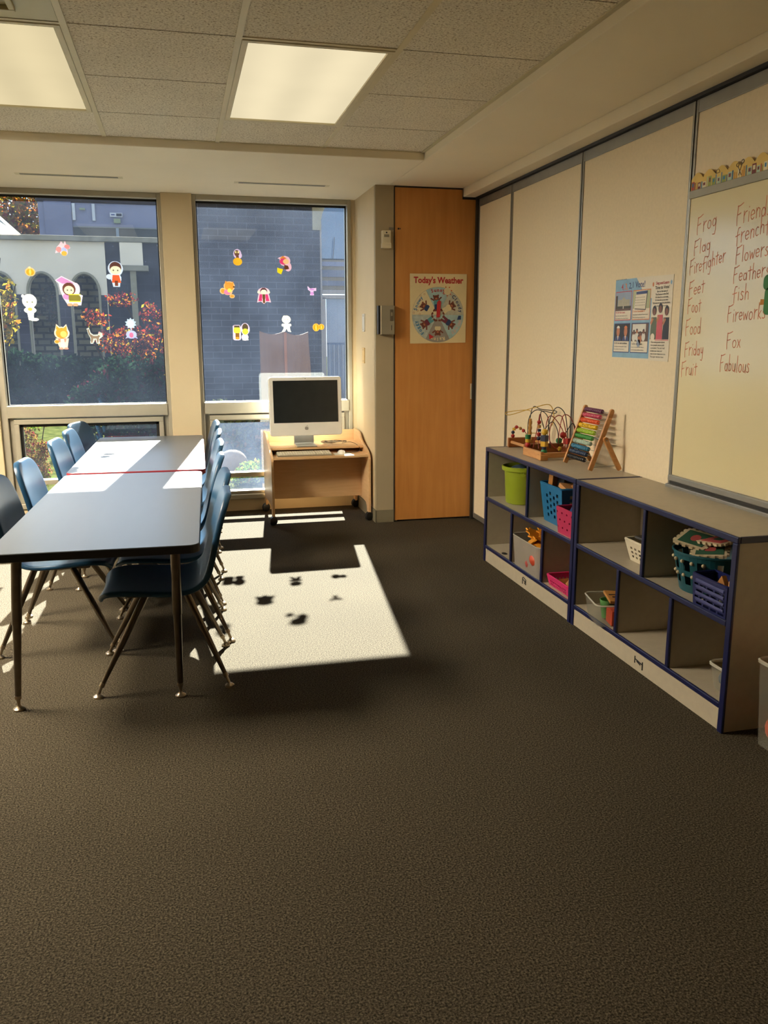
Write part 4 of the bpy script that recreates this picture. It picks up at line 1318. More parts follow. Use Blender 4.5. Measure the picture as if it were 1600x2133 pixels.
q = MB(); q.tube([(0.149 * math.cos(2 * PI * j / 40), 0.149 * math.sin(2 * PI * j / 40), 0.156) for j in range(40)], 0.0045, 6, closed=True); q.build('rim', M_teal, tb, world=False, smooth=True)
M_matg = mat('mat_green', '1F4B34', 0.8); M_matr = mat('mat_coral', '9B3F3C', 0.8); M_matc = mat('mat_cream', 'B7A788', 0.8); M_mats = [M_matg, M_matr, M_matc]
for k, (c, e_, pr, lb) in enumerate((((1.925, 2.79, 0.598), (0.12, -0.25, 0.5), 0, 'green foam puzzle mat with a pink figure at the left of the teal basket'),
                                     ((1.985, 2.72, 0.607), (-0.1, -0.1, 0.2), 1, 'foam puzzle mat with a coral patch in the middle of the teal basket'),
                                     ((1.93, 2.70, 0.575), (-0.1, -0.15, 0.9), 2, 'green foam puzzle mat edge low at the front of the teal basket'),
                                     ((2.04, 2.70, 0.628), (0.05, 0.12, 0.4), 1, 'cream-edged foam puzzle mat topmost at the back of the teal basket'))):
    E_ = Euler(e_).to_matrix(); t = thing('puzzle_mat', lb, 'foam mat', c, 'foam mats in the teal basket')
    half = 0.062
    pts = []
    m_ = 9
    for side in range(4):
        for i in range(m_):
            a = -half + 2 * half * i / m_
            dd = 0.008 if i % 2 else 0
            p2 = [(a, -half - dd), (half + dd, a), (-a, half + dd), (-half - dd, -a)][side]
            a2 = -half + 2 * half * (i + 1) / m_
            p3 = [(a2, -half - dd), (half + dd, a2), (-a2, half + dd), (-half - dd, -a2)][side]
            pts += [p2, p3]
    q = MB(); q.prism(pts, 0.009, lambda u, v, w: tuple(E_ @ Vector((u, v, w)))); q.build('border', M_matc, t, world=False)
    q = MB(); q.prism([(-0.05, -0.05), (0.05, -0.05), (0.05, 0.05), (-0.05, 0.05)], 0.0015, lambda u, v, w: tuple(E_ @ Vector((u, v, 0.009 + w)))); q.build('inlay', M_matg if pr != 1 else M_matr, t, world=False)
    q = MB(); q.prism(ell(0, 0, 0.026, 0.018) if pr == 0 else rrect(-0.02, 0.02, -0.02, 0.02, 0.01), 0.001, lambda u, v, w: tuple(E_ @ Vector((u, v, 0.0105 + w)))); q.build('printed_figure', M_matr if pr != 1 else M_matg, t, world=False)
rr = random.Random(12)
for k in range(9):
    a = PI + 0.35 + (-0.9 + 0.32 * (k % 5)); z_ = (0.125, 0.07)[k // 5]
    rad = 0.118 + 0.032 * z_ / 0.155
    q = MB(); q.ball((1.978 + rad * math.cos(a), 2.748 + rad * math.sin(a), 0.41 + z_), 0.0075, 10, 6)
    tag(q.build('foam_ball', M_matc, smooth=True), 'cream foam ball poking through the holes of the teal basket', 'foam ball', 'foam balls in the teal basket holes')

nvb = container('basket', 'navy slatted basket in front of the teal basket', 'basket', (1.848, 2.508, 0.410), (0.085, 0.19, 0.118), M_nv, 0.006, (8, 18, 15), slats, 0.005)
q = MB()
for k in range(4):
    z_ = 0.022 + 0.0236 * k
    q.box(-0.049 - 0.001 * k, -0.044, -0.086, 0.078, z_, z_ + 0.011)
q.build('slat_row', mat('slat_face_plastic', '3C3F6C', 0.4), nvb, world=False, bevel=0.002)
q = MB(); q.prism([(-0.03, -0.01), (0.03, -0.012), (0.0, 0.032)], 0.02, lambda u, v, w: (1.84 + w, 2.50 - u, 0.512 + v)); tag(q.build('toy_block', M_brn, bevel=0.002), 'tan wooden triangle on top of the navy basket', 'toy block')
q = MB(); q.box(1.84, 1.875, 2.43, 2.46, 0.46, 0.535); tag(q.build('toy_block', M_beech, bevel=0.003), 'small pale wooden brick at the right of the navy basket', 'toy block')

c1 = container('storage_bin', 'clear bin with an orange box and green cup in the near unit', 'bin', (1.880, 3.295, 0.106), (0.20, 0.19, 0.100), M_clear, 0.014, (2, 2, 2), None, 0.004, rz=-0.2)
q = MB(); q.rbox((1.845, 3.232, 0.148), (0.05, 0.085, 0.070), M3(-0.2)); tag(q.build('toy_box', M_orp, bevel=0.003), 'orange box inside the clear bin on the near unit', 'box')
q = MB(); q.lathe([(0.024, 0), (0.036, 0.085), (0.033, 0.085), (0.022, 0.004)], (1.858, 3.322, 0.112), 20); tag(q.build('plastic_cup', M_grn, smooth=True), 'green plastic cup standing in the clear bin beside the orange box', 'cup')
q = MB(); q.rbox((1.885, 3.262, 0.222), (0.12, 0.13, 0.014), Euler((0.08, 0.05, -0.25)).to_matrix())
tray = tag(q.build('wooden_tray', M_brn, bevel=0.002), 'small brown wooden puzzle board lying across the clear bin', 'puzzle board')
for k in range(2):
    q = MB(); q.rbox((1.875, 3.28 - 0.035 * k, 0.231), (0.07, 0.008, 0.002), Euler((0.08, 0.05, -0.1)).to_matrix()); q.build('slot', M_dark, tray)
q = MB(); q.rbox((1.92, 3.275, 0.16), (0.07, 0.10, 0.08), M3(-0.25)); tag(q.build('toy_box', M_blackpl, bevel=0.003), 'dark box at the back of the clear bin under the puzzle board', 'box')

container('storage_bin', 'clear bin with a thick rim at the near end of the lower shelf', 'bin', (1.965, 2.478, 0.106), (0.20, 0.125, 0.092), M_clear, 0.014, (2, 2, 2), None, 0.006, rimr=0.03)
for (p, r_, m, lb) in (((1.90, 2.50, 0.145), 0.030, mat('slate_toy', '3A4A5A', 0.5), 'slate blue toy ball at the far end of the thick-rimmed clear bin'),
                       ((1.90, 2.445, 0.15), 0.028, mat('rose_toy', 'A04048', 0.5), 'rose red toy ball at the near end of the thick-rimmed clear bin'),
                       ((1.96, 2.47, 0.168), 0.024, M_yel, 'small yellow toy ball topmost in the thick-rimmed clear bin')):
    q = MB(); q.ball(p, r_, 14, 9); tag(q.build('toy_ball', m, smooth=True), lb, 'toy ball', 'balls in the thick-rimmed clear bin')

container('storage_bin', 'tall clear tub on the carpet beside the near shelf unit', 'tub', (1.990, 2.165, 0.001), (0.225, 0.26, 0.30), M_clear, 0.015, (2, 2, 2), None, 0.007, rimr=0.02)
for (p, s_, m, lb) in (((1.940, 2.255, 0.060), (0.05, 0.045, 0.052), M_orp, 'large orange plush toy at the bottom of the tall clear tub'),
                       ((1.935, 2.255, 0.165), (0.042, 0.04, 0.05), mat('deep_teal_toy', '1D5A52', 0.6), 'deep teal plush toy in the middle of the tall clear tub'),
                       ((1.945, 2.19, 0.225), (0.06, 0.06, 0.05), mat('salmon_toy', 'B5685A', 0.6), 'salmon pink toy at the near side of the tall clear tub'),
                       ((1.96, 2.17, 0.08), (0.06, 0.06, 0.06), mat('plum_toy', '3C3048', 0.6), 'plum coloured toy at the bottom near side of the tall clear tub')):
    q = MB(); q.ball(p, 1.0, 16, 10, s_); tag(q.build('plush_toy', m, smooth=True), lb, 'plush toy', 'toys in the tall clear tub')
dl = thing('doll', 'orange doll head with dark eyes resting on top of the tall clear tub', 'toy', (1.930, 2.240, 0.27))
q = MB(); q.ball((1.930, 2.240, 0.315), 0.045, 18, 12); q.build('head', mat('orange_vinyl', 'B8561E', 0.45), dl, smooth=True)
for dy in (-0.016, 0.02):
    q = MB(); q.ball((1.891, 2.235 + dy, 0.325), 0.0055, 8, 6); q.build('eye', M_blackpl, dl, smooth=True)

# ------------------------------------------------------------------ abacus
ZT = 0.7155
ab = thing('abacus', 'wooden standing abacus with ten rows of coloured beads on the far shelf unit', 'abacus', (2.03, 3.91, ZT))
fx0, fx1, fz0, fz1 = 1.972, 2.080, ZT, 1.022
def pole(y, xa, za, xb, zb, w=0.024, d=0.014):
    mb = MB()
    v = Vector((xb - xa, 0, zb - za)); L = v.length; v.normalize(); nn = Vector((v.z, 0, -v.x))
    prof = [(0, -w / 2 * 0.8), (0, w / 2 * 0.8), (0.008, w / 2), (L - 0.01, w / 2), (L, w / 4), (L, -w / 4), (L - 0.01, -w / 2), (0.008, -w / 2)]
    mb.prism(prof, d, lambda u, q_, w_: tuple(Vector((xa, y - d / 2 + w_, za)) + v * u + nn * q_))
    return mb
yA, yB2 = 3.775, 4.055
for y in (yA, yB2):
    pole(y, fx0, fz0 + 0.004, fx1, fz1).build('frame_post', M_beech, ab, bevel=0.002)
for y, s_ in ((yA, -0.015), (yB2, 0.015)):
    pole(y + s_, 2.128, ZT + 0.004, 2.036, 0.885).build('support_leg', M_beech, ab, bevel=0.002)
MB().tube([(2.045, yA - 0.025, 0.870), (2.045, yB2 + 0.025, 0.870)], 0.004, 8).build('hinge_rod', M_alu, ab)
MB().tube([(2.118, yA, ZT + 0.024), (1.985, yA + 0.006, ZT + 0.018)], 0.0012, 6).build('brace_wire', M_alu, ab)
MB().tube([(2.118, yB2, ZT + 0.024), (1.985, yB2 - 0.006, ZT + 0.018)], 0.0012, 6).build('brace_wire', M_alu, ab)
bead_cols = ['5E2B4E', 'C04A66', 'D8552A', 'D8AE1E', '98B82A', '3C8A3C', '9FB3A4', '2F6E8E', '1F3350', '17161A']
bead_me = None
for k in range(10):
    f_ = 0.935 - 0.088 * k
    x_ = fx0 + (fx1 - fx0) * f_; z_ = fz0 + (fz1 - fz0) * f_
    rod = MB().tube([(x_, yA, z_), (x_, yB2, z_)], 0.0014, 6).build('rod', M_alu, ab)
    bm_ = mat('bead_paint_%d' % k, bead_cols[k], 0.35, var=0.03)
    proto = None
    for i in range(10):
        yy = yB2 - 0.018 - 0.0185 * i
        if proto is None:
            q = MB(); q.lathe([(0.003, -0.009), (0.009, -0.0075), (0.0125, -0.002), (0.0125, 0.002), (0.009, 0.0075), (0.003, 0.009)], (x_, yy, z_), 14, Matrix.Rotation(PI / 2, 3, 'X'))
            proto = q.build('bead', bm_, rod, smooth=True)
        else:
            c = proto.copy(); COL.objects.link(c); c.parent = rod; c.location = (0, -0.0185 * i, 0)

# ------------------------------------------------------------------ bead mazes
def smooth_path(P, n=8):
    out_ = []
    P = [Vector(p) for p in P]
    Q = [P[0]] + P + [P[-1]]
    for i in range(1, len(Q) - 2):
        for j in range(n):
            t_ = j / n
            p0, p1, p2, p3 = Q[i - 1], Q[i], Q[i + 1], Q[i + 2]
            out_.append(0.5 * ((2 * p1) + (-p0 + p2) * t_ + (2 * p0 - 5 * p1 + 4 * p2 - p3) * t_ ** 2 + (-p0 + 3 * p1 - 3 * p2 + p3) * t_ ** 3))
    out_.append(P[-1])
    return out_


M_wy = mat('wire_yellow', 'C29A2A', 0.4); M_wk = mat('wire_dark', '1E1C22', 0.4); M_wr = mat('wire_red', '8A1F1C', 0.4)
M_by = mat('bead_yellow', 'C9A02A', 0.4); M_bg = mat('bead_green', '1E6B3E', 0.4); M_br = mat('bead_red', 'A3221E', 0.4); M_bn = mat('bead_navy', '1C2440', 0.4); M_bw = mat('bead_wood', 'B0813E', 0.5)
mz1 = thing('bead_maze', 'wooden bead maze with yellow wire loops, the farther one on the far shelf unit', 'bead maze', (2.0, 4.62, ZT))
box('end_board', 1.925, 2.125, 4.735, 4.757, ZT, ZT + 0.058, M_beech2, mz1, bevel=0.004)
box('end_board', 1.925, 2.125, 4.492, 4.512, ZT, ZT + 0.050, M_beech2, mz1, bevel=0.004)
MB().tube([(1.945, 4.51, ZT + 0.032), (1.945, 4.74, ZT + 0.032)], 0.009, 10).build('side_rod', M_beech, mz1, smooth=True)
MB().tube([(2.105, 4.51, ZT + 0.032), (2.105, 4.74, ZT + 0.032)], 0.009, 10).build('side_rod', M_beech, mz1, smooth=True)
def wire(parent, pts, m, r=0.0024):
    return MB().tube(smooth_path(pts), r, 8).build('wire', m, parent, smooth=True)
def beads(parent, lst):
    for (p, kind, r_, m) in lst:
        q = MB()
        if kind == 'b':
            q.ball(p, r_, 14, 9)
        elif kind == 'c':
            q.lathe([(0.002, -r_ * 0.8), (r_, -r_ * 0.75), (r_, r_ * 0.75), (0.002, r_ * 0.8)], p, 16)
        else:
            q.rbox(p, (r_ * 1.8, r_ * 1.8, r_ * 1.8), M3(0.5))
        q.build('bead', m, parent, smooth=(kind != 'q'), bevel=0.0015 if kind == 'q' else 0)
w1 = wire(mz1, [(1.955, 4.745, ZT + 0.055), (1.955, 4.745, ZT + 0.10), (1.975, 4.74, ZT + 0.125), (2.01, 4.70, ZT + 0.10), (2.03, 4.68, ZT + 0.06), (2.03, 4.68, ZT + 0.05)], M_wr)
beads(w1, [((1.955, 4.745, ZT + 0.068), 'b', 0.012, M_br), ((1.955, 4.745, ZT + 0.09), 'b', 0.011, M_bn), ((1.960, 4.742, ZT + 0.11), 'c', 0.010, M_by), ((1.975, 4.74, ZT + 0.122), 'b', 0.011, M_br),
           ((1.992, 4.72, ZT + 0.115), 'b', 0.010, M_bw), ((2.006, 4.705, ZT + 0.103), 'b', 0.011, M_br)])
w2 = wire(mz1, [(1.985, 4.56, ZT + 0.045), (1.985, 4.56, ZT + 0.19), (1.99, 4.60, ZT + 0.235), (1.90, 4.72, ZT + 0.215), (1.90, 4.66, ZT + 0.205), (2.0, 4.52, ZT + 0.26), (2.08, 4.50, ZT + 0.27), (2.11, 4.51, ZT + 0.18), (2.08, 4.56, ZT + 0.11), (2.0, 4.60, ZT + 0.10)], M_wy)
beads(w2, [((1.985, 4.56, ZT + 0.058 + 0.0155 * k), 'c', 0.0115 if k % 2 else 0.009, M_bw) for k in range(9)])
w3 = wire(mz1, [(1.99, 4.57, ZT + 0.05), (1.985, 4.56, ZT + 0.2), (2.0, 4.55, ZT + 0.26), (2.04, 4.54, ZT + 0.245), (2.12, 4.51, ZT + 0.235), (2.12, 4.53, ZT + 0.22), (2.05, 4.56, ZT + 0.225), (2.1, 4.6, ZT + 0.1), (2.11, 4.6, ZT + 0.04)], M_wk)

mz2 = thing('bead_maze', 'wooden bead maze with red and dark wire loops, the nearer one beside the abacus', 'bead maze', (2.0, 4.3, ZT))
box('end_board', 1.885, 1.905, 4.175, 4.42, ZT, ZT + 0.045, M_beech, mz2, bevel=0.003)
box('side_board', 1.905, 2.125, 4.175, 4.200, ZT + 0.012, ZT + 0.040, M_beech, mz2, bevel=0.003)
box('side_board', 1.905, 2.125, 4.395, 4.420, ZT, ZT + 0.062, M_beech2, mz2, bevel=0.003)
box('end_board', 2.108, 2.128, 4.200, 4.395, ZT, ZT + 0.045, M_beech2, mz2, bevel=0.003)
box('foot_block', 1.880, 1.925, 4.165, 4.212, ZT, ZT + 0.030, M_beech, mz2, bevel=0.003)
wa = wire(mz2, [(1.905, 4.40, ZT + 0.045), (1.905, 4.40, ZT + 0.2), (1.945, 4.39, ZT + 0.255), (1.995, 4.36, ZT + 0.23), (2.005, 4.34, ZT + 0.15), (2.01, 4.33, ZT + 0.045)], M_wk)
beads(wa, [((1.905, 4.40, ZT + 0.060), 'b', 0.0165, M_br), ((1.905, 4.40, ZT + 0.084), 'c', 0.015, M_by), ((1.905, 4.40, ZT + 0.104), 'c', 0.016, M_bg)])
wb_ = wire(mz2, [(1.93, 4.38, ZT + 0.045), (1.945, 4.37, ZT + 0.15), (1.955, 4.36, ZT + 0.235), (1.945, 4.35, ZT + 0.12), (1.94, 4.33, ZT + 0.045)], M_wr)
beads(wb_, [((1.952, 4.36, ZT + 0.19), 'b', 0.012, M_br), ((1.951, 4.355, ZT + 0.165), 'c', 0.010, M_bw), ((1.95, 4.35, ZT + 0.145), 'c', 0.010, M_bn), ((1.948, 4.35, ZT + 0.122), 'b', 0.0125, M_br), ((1.946, 4.345, ZT + 0.1), 'b', 0.0115, M_bn)])
wc = wire(mz2, [(1.915, 4.20, ZT + 0.03), (1.915, 4.20, ZT + 0.15), (1.925, 4.20, ZT + 0.18), (1.965, 4.21, ZT + 0.205), (2.01, 4.24, ZT + 0.15), (2.03, 4.26, ZT + 0.08), (2.07, 4.27, ZT + 0.13), (2.10, 4.24, ZT + 0.19), (2.125, 4.22, ZT + 0.10), (2.125, 4.21, ZT + 0.04)], M_wk)
beads(wc, [((1.915, 4.20, ZT + 0.045), 'b', 0.0175, M_bg), ((1.915, 4.20, ZT + 0.067), 'c', 0.013, M_bn), ((1.915, 4.20, ZT + 0.088), 'q', 0.0165, M_by), ((1.915, 4.20, ZT + 0.118), 'q', 0.018, M_bn), ((1.915, 4.20, ZT + 0.152), 'b', 0.0175, M_by),
           ((2.028, 4.258, ZT + 0.095), 'b', 0.0175, M_bg)])
wd_ = wire(mz2, [(1.93, 4.22, ZT + 0.05), (1.945, 4.25, ZT + 0.19), (1.99, 4.28, ZT + 0.23), (2.05, 4.26, ZT + 0.15), (2.06, 4.25, ZT + 0.06), (2.03, 4.28, ZT + 0.045), (1.99, 4.30, ZT + 0.10), (2.02, 4.33, ZT + 0.20), (2.07, 4.32, ZT + 0.22), (2.1, 4.30, ZT + 0.08), (2.1, 4.30, ZT + 0.045)], M_wr)
beads(wd_, [((2.052, 4.258, ZT + 0.125), 'b', 0.0185, M_br), ((2.035, 4.262, ZT + 0.048), 'b', 0.013, M_by), ((2.098, 4.30, ZT + 0.085), 'q', 0.018, M_br)])
we_ = wire(mz2, [(2.0, 4.21, ZT + 0.03), (2.01, 4.22, ZT + 0.15), (2.04, 4.24, ZT + 0.235), (2.09, 4.25, ZT + 0.22), (2.115, 4.24, ZT + 0.14), (2.09, 4.22, ZT + 0.06), (2.06, 4.21, ZT + 0.03)], M_wr)
beads(we_, [((1.985, 4.36, ZT + 0.055), 'b', 0.015, M_bg), ((2.085, 4.22, ZT + 0.055), 'b', 0.017, M_bn)])
wf_ = wire(mz2, [(2.01, 4.38, ZT + 0.05), (2.02, 4.37, ZT + 0.2), (2.05, 4.35, ZT + 0.27), (2.09, 4.33, ZT + 0.24), (2.105, 4.32, ZT + 0.15), (2.11, 4.31, ZT + 0.05)], M_wk)

# ------------------------------------------------------------------ tables
def table(label, cxx, cyy, W_, L_, H_, th, edge_m, rz, leg_in, glide_m):
    t = thing('classroom_table', label, 'table', (cxx, cyy, 0), 'two long classroom tables end to end', rz)
    outl = rrect(-W_ / 2, W_ / 2, -L_ / 2, L_ / 2, 0.045, 6)
    inn = rrect(-W_ / 2 + 0.003, W_ / 2 - 0.003, -L_ / 2 + 0.003, L_ / 2 - 0.003, 0.043, 6)
    mp_ = lambda z0: (lambda u, v, w: (u, v, z0 + w))
    q = MB(); q.prism(inn, 0.006, mp_(H_ - 0.006)); q.build('tabletop', M_lamtop, t, world=False)
    q = MB(); q.prism(outl, th - 0.001, mp_(H_ - th)); q.build('edge_band', edge_m, t, world=False, bevel=0.003)
    q = MB(); i_ = 0.16
    q.box(-W_ / 2 + i_, W_ / 2 - i_, -L_ / 2 + i_, -L_ / 2 + i_ + 0.02, H_ - th - 0.028, H_ - th); q.box(-W_ / 2 + i_, W_ / 2 - i_, L_ / 2 - i_ - 0.02, L_ / 2 - i_, H_ - th - 0.028, H_ - th)
    q.box(-W_ / 2 + i_, -W_ / 2 + i_ + 0.02, -L_ / 2 + i_, L_ / 2 - i_, H_ - th - 0.028, H_ - th); q.box(W_ / 2 - i_ - 0.02, W_ / 2 - i_, -L_ / 2 + i_, L_ / 2 - i_, H_ - th - 0.028, H_ - th)
    q.build('apron', M_blackpl, t, world=False)
    for sx in (-1, 1):
        for sy in (-1, 1):
            x, y = sx * (W_ / 2 - leg_in) - 0.008 * (sx > 0), sy * (L_ / 2 - leg_in - 0.02)
            xf = x - (0.040 if sx < 0 else 0.008); xm = x + (xf - x) * 0.5
            q = MB(); q.tube([(x, y, H_ - th), (xm, y, 0.34), (xm, y, 0.335), (xf, y, 0.045)], [0.0185, 0.0185, 0.016, 0.0115], 18)
            lg = q.build('leg', M_chrome, t, world=False, smooth=True)
            q = MB(); q.lathe([(0.0128, 0.058), (0.0128, 0.046), (0.008, 0.044), (0.006, 0.022), (0.010, 0.014), (0.021, 0.007), (0.021, 0.0), (0.001, 0.0)], (xf, y, 0), 16)
            q.build('glide', M_glide, lg, world=False, smooth=True)
    return t


R2 = math.radians
t1 = table('pale laminate table with a black edge, the nearer of the two tables', -0.300, 3.940, 0.740, 1.76, 0.632, 0.032, M_blk_edge, R2(-1.9), 0.085, M_glide)
t2 = table('pale laminate table with a red edge, the table by the window', -0.243, 5.745, 0.765, 1.74, 0.632, 0.030, M_red_edge, R2(-1.3), 0.085, M_glide)

# ------------------------------------------------------------------ chairs
def make_chair():
    """moulded shell on four splayed tube legs; faces +y, origin on the floor under the seat"""
    t = thing('school_chair', 'chair', 'chair', (0, 0, 0), 'blue moulded classroom chairs round the tables')
    # profile of the shell's middle line: (y, z, half width, edge curl)
    prof = [(0.222, 0.372, 0.150), (0.215, 0.390, 0.172), (0.185, 0.404, 0.192), (0.10, 0.402, 0.203), (0.0, 0.393, 0.206), (-0.09, 0.388, 0.204), (-0.150, 0.402, 0.198),
            (-0.186, 0.440, 0.190), (-0.204, 0.500, 0.184), (-0.220, 0.575, 0.184), (-0.238, 0.650, 0.180), (-0.253, 0.702, 0.170), (-0.263, 0.732, 0.153), (-0.270, 0.750, 0.128), (-0.274, 0.760, 0.095)]
    K = len(prof)
    NU = 12
    vs = []; fs = []; rowsP = []; rowsN = []
    P = [Vector((0, a, b)) for a, b, c in prof]
    for i, (yy, zz, hw) in enumerate(prof):
        tg = (P[min(i + 1, K - 1)] - P[max(i - 1, 0)]).normalized()
        nrm = Vector((0, -tg.z, tg.y))      # towards the sitter
        if nrm.z < 0 and i < 5:
            nrm = -nrm
        if i >= 5 and nrm.y < 0:
            nrm = -nrm
        row = []
        for j in range(NU + 1):
            u = -1 + 2 * j / NU
            dish = 0.020 * (u * u) if i > 6 else 0.010 * (u * u)
            if i > 6:
                dish = 0.010 * u * u * max(0.0, (K - 1 - i) / (K - 7)) ** 0.7
            p = Vector((u * hw, yy, zz)) + nrm * dish
            row.append(p)
        rowsP.append(row); rowsN.append(nrm)
    W_ = NU + 1
    vs = [p for row in rowsP for p in row]
    for i in range(K - 1):
        for j in range(W_ - 1):
            fs.append((i * W_ + j, i * W_ + j + 1, (i + 1) * W_ + j + 1, (i + 1) * W_ + j))
    # rim: the edge rolls over and turns away from the sitter all the way round
    loop = [(i, 0) for i in range(K)] + [(K - 1, j) for j in range(1, W_)] + [(i, W_ - 1) for i in range(K - 2, -1, -1)] + [(0, j) for j in range(W_ - 2, 0, -1)]
    cen = []
    n_ = len(loop)
    prev_ring = [i * W_ + j for i, j in loop]
    outs = []
    for k, (i, j) in enumerate(loop):
        a_ = rowsP[loop[k - 1][0]][loop[k - 1][1]]; b_ = rowsP[loop[(k + 1) % n_][0]][loop[(k + 1) % n_][1]]
        tg = (b_ - a_).normalized(); nn = rowsN[i]
        o_ = tg.cross(nn).normalized()
        ii, jj = min(max(i, 1), K - 2), min(max(j, 1), W_ - 2)
        if o_.dot(rowsP[i][j] - rowsP[ii][jj]) < 0:
            o_ = -o_
        outs.append(o_)
    outs = [(outs[k - 1] + outs[k] + outs[(k + 1) % n_]).normalized() for k in range(n_)]
    for (do, dn) in ((0.005, 0.003), (0.009, 0.011), (0.010, 0.024)):
        ring = []
        for k, (i, j) in enumerate(loop):
            f_ = 1.0 if i > 6 else 0.7
            ring.append(len(vs)); vs.append(rowsP[i][j] + outs[k] * do - rowsN[i] * dn * f_)
        for k in range(n_):
            fs.append((prev_ring[k], prev_ring[(k + 1) % n_], ring[(k + 1) % n_], ring[k]))
        prev_ring = ring
    mb = MB(); mb.add(vs, fs)
    sh = mb.build('shell', M_chair, t, world=False, smooth=True)
    md = sh.modifiers.new('solid', 'SOLIDIFY'); md.thickness = 0.005; md.offset = 0
    md = sh.modifiers.new('sub', 'SUBSURF'); md.levels = 1; md.render_levels = 2
    q = MB(); q.tube([(-0.12, 0.12, 0.372), (0.12, 0.12, 0.372), ], 0.010, 10); q.tube([(-0.12, -0.10, 0.368), (0.12, -0.10, 0.368)], 0.010, 10)
    q.tube([(-0.12, 0.12, 0.372), (-0.12, -0.10, 0.368)], 0.010, 10); q.tube([(0.12, 0.12, 0.372), (0.12, -0.10, 0.368)], 0.010, 10)
    q.build('seat_frame', M_chrome, t, world=False, smooth=True)
    for sx in (-1, 1):
        for (ta, tb_) in (((0.055, 0.372), (0.232, 0.045)), ((-0.105, 0.372), (-0.245, 0.045))):
            a = Vector((sx * 0.135, ta[0], ta[1])); b_ = Vector((sx * 0.225, tb_[0], tb_[1]))
            d = (b_ - a).normalized()
            q = MB(); q.tube([a, a.lerp(b_, 0.12), a.lerp(b_, 0.55), b_], [0.0135, 0.0145, 0.013, 0.0085], 14)
            lg = q.build('leg', M_chrome, t, world=False, smooth=True)
            q = MB(); q.tube([b_ - d * 0.012, b_ + d * 0.004], 0.0105, 12); q.tube([b_, Vector((b_.x + d.x * 0.03, b_.y + d.y * 0.03, 0.014))], [0.0065, 0.0065], 8)
            q.lathe([(0.008, 0.016), (0.0185, 0.008), (0.0195, 0.0), (0.001, 0.0)], (b_.x + d.x * 0.034, b_.y + d.y * 0.034, 0), 14)
            q.build('glide', M_glide, lg, world=False, smooth=True)
    return t


chair0 = make_chair()
GR = 'blue moulded classroom chairs round the tables'
right = [(-0.118, 3.445, -0.02, 'blue chair nearest the camera, on the right side of the black-edged table'),
         (-0.092, 3.945, 0.03, 'blue chair on the right side, second from the camera'),
         (-0.087, 4.525, -0.03, 'blue chair third from the camera on the right side of the tables'),
         (-0.060, 5.140, 0.02, 'blue chair on the right side, at the near end of the red-edged table'),
         (-0.040, 5.730, -0.03, 'blue chair on the right side, second from the window wall'),
         (-0.030, 6.320, 0.03, 'blue chair on the right side, closest to the window wall')]
left = [(-0.550, 3.960, -0.08, 'blue chair cut by the left photo edge, nearest on the left side'),
        (-0.520, 4.520, -0.07, 'sunlit blue chair on the left side, second from the camera'),
        (-0.485, 5.400, -0.10, 'blue chair on the left side, third from the camera, beside the red-edged table'),
        (-0.470, 5.950, -0.08, 'blue chair on the left side, overlapping the last chair before the window'),
        (-0.480, 6.390, -0.30, 'blue chair closest to the window on the left side, its dark side showing')]
first = True
for (x, y, a, lb) in right:
    c = chair0 if first else copy_tree(chair0)
    first = False
    c.location = (x, y, 0); c.rotation_euler = (0, 0, PI / 2 + a)      # faces -x
    c['label'] = lb; c['group'] = GR
for (x, y, a, lb) in left:
    c = copy_tree(chair0)
    c.location = (x, y, 0); c.rotation_euler = (0, 0, -PI / 2 + a)
    c['label'] = lb; c['group'] = GR

# ------------------------------------------------------------------ computer desk
dk = thing('computer_desk', 'small maple laminate computer desk on black casters before the right window', 'desk', (0.995, 6.37, 0))


def side_poly():
    pts = [(6.085, 0.058), (6.085, 0.475), (6.095, 0.500), (6.13, 0.520), (6.20, 0.545), (6.27, 0.56), (6.36, 0.585), (6.42, 0.620), (6.47, 0.642), (6.62, 0.650), (6.655, 0.642), (6.668, 0.61),
           (6.668, 0.058), (6.60, 0.058), (6.585, 0.10), (6.56, 0.125), (6.30, 0.135), (6.19, 0.125), (6.16, 0.10), (6.145, 0.058)]
    return pts


for (xa, nm) in ((0.622, 'side_panel'), (1.352, 'side_panel')):
    q = MB(); q.prism(side_poly(), 0.018, lambda u, v, w, xa=xa: (xa + w, u, v)); q.build(nm, M_maple, dk, bevel=0.002)
box('keyboard_shelf', 0.640, 1.352, 6.095, 6.45, 0.487, 0.505, M_maple, dk, bevel=0.002)
box('monitor_shelf', 0.640, 1.352, 6.265, 6.655, 0.538, 0.556, M_maple, dk, bevel=0.002)
box('shelf_rail', 0.640, 1.352, 6.41, 6.428, 0.505, 0.538, M_edge_maple, dk)
box('back_panel', 0.640, 1.352, 6.645, 6.662, 0.40, 0.640, M_maple, dk, bevel=0.002)
box('modesty_panel', 0.640, 1.352, 6.345, 6.361, 0.150, 0.487, M_maple, dk)
for (x, y) in ((0.631, 6.112), (1.361, 6.112), (0.631, 6.64), (1.361, 6.64)):
    c = thing('caster', '', '', (0, 0, 0))
    del c['label']; del c['category']
    bpy.data.objects.remove(c)
    q = MB(); q.tube([(x, y, 0.030), (x, y, 0.068)], 0.006, 8); q.rbox((x, y, 0.050), (0.022, 0.034, 0.014))
    cs = q.build('caster', M_blackpl, dk, bevel=0.001)
    q = MB()
    for dx in (-0.010, 0.012):
        q.lathe([(0.001, -0.009), (0.028, -0.009), (0.033, -0.006), (0.033, 0.006), (0.028, 0.009), (0.001, 0.009)], (x - 0.004, y - 0.014 + dx, 0.0335), 24, Matrix.Rotation(0.5, 3, 'Z') @ Matrix.Rotation(PI / 2, 3, 'X'))
    q.build('wheel', M_blackpl, cs, smooth=True)

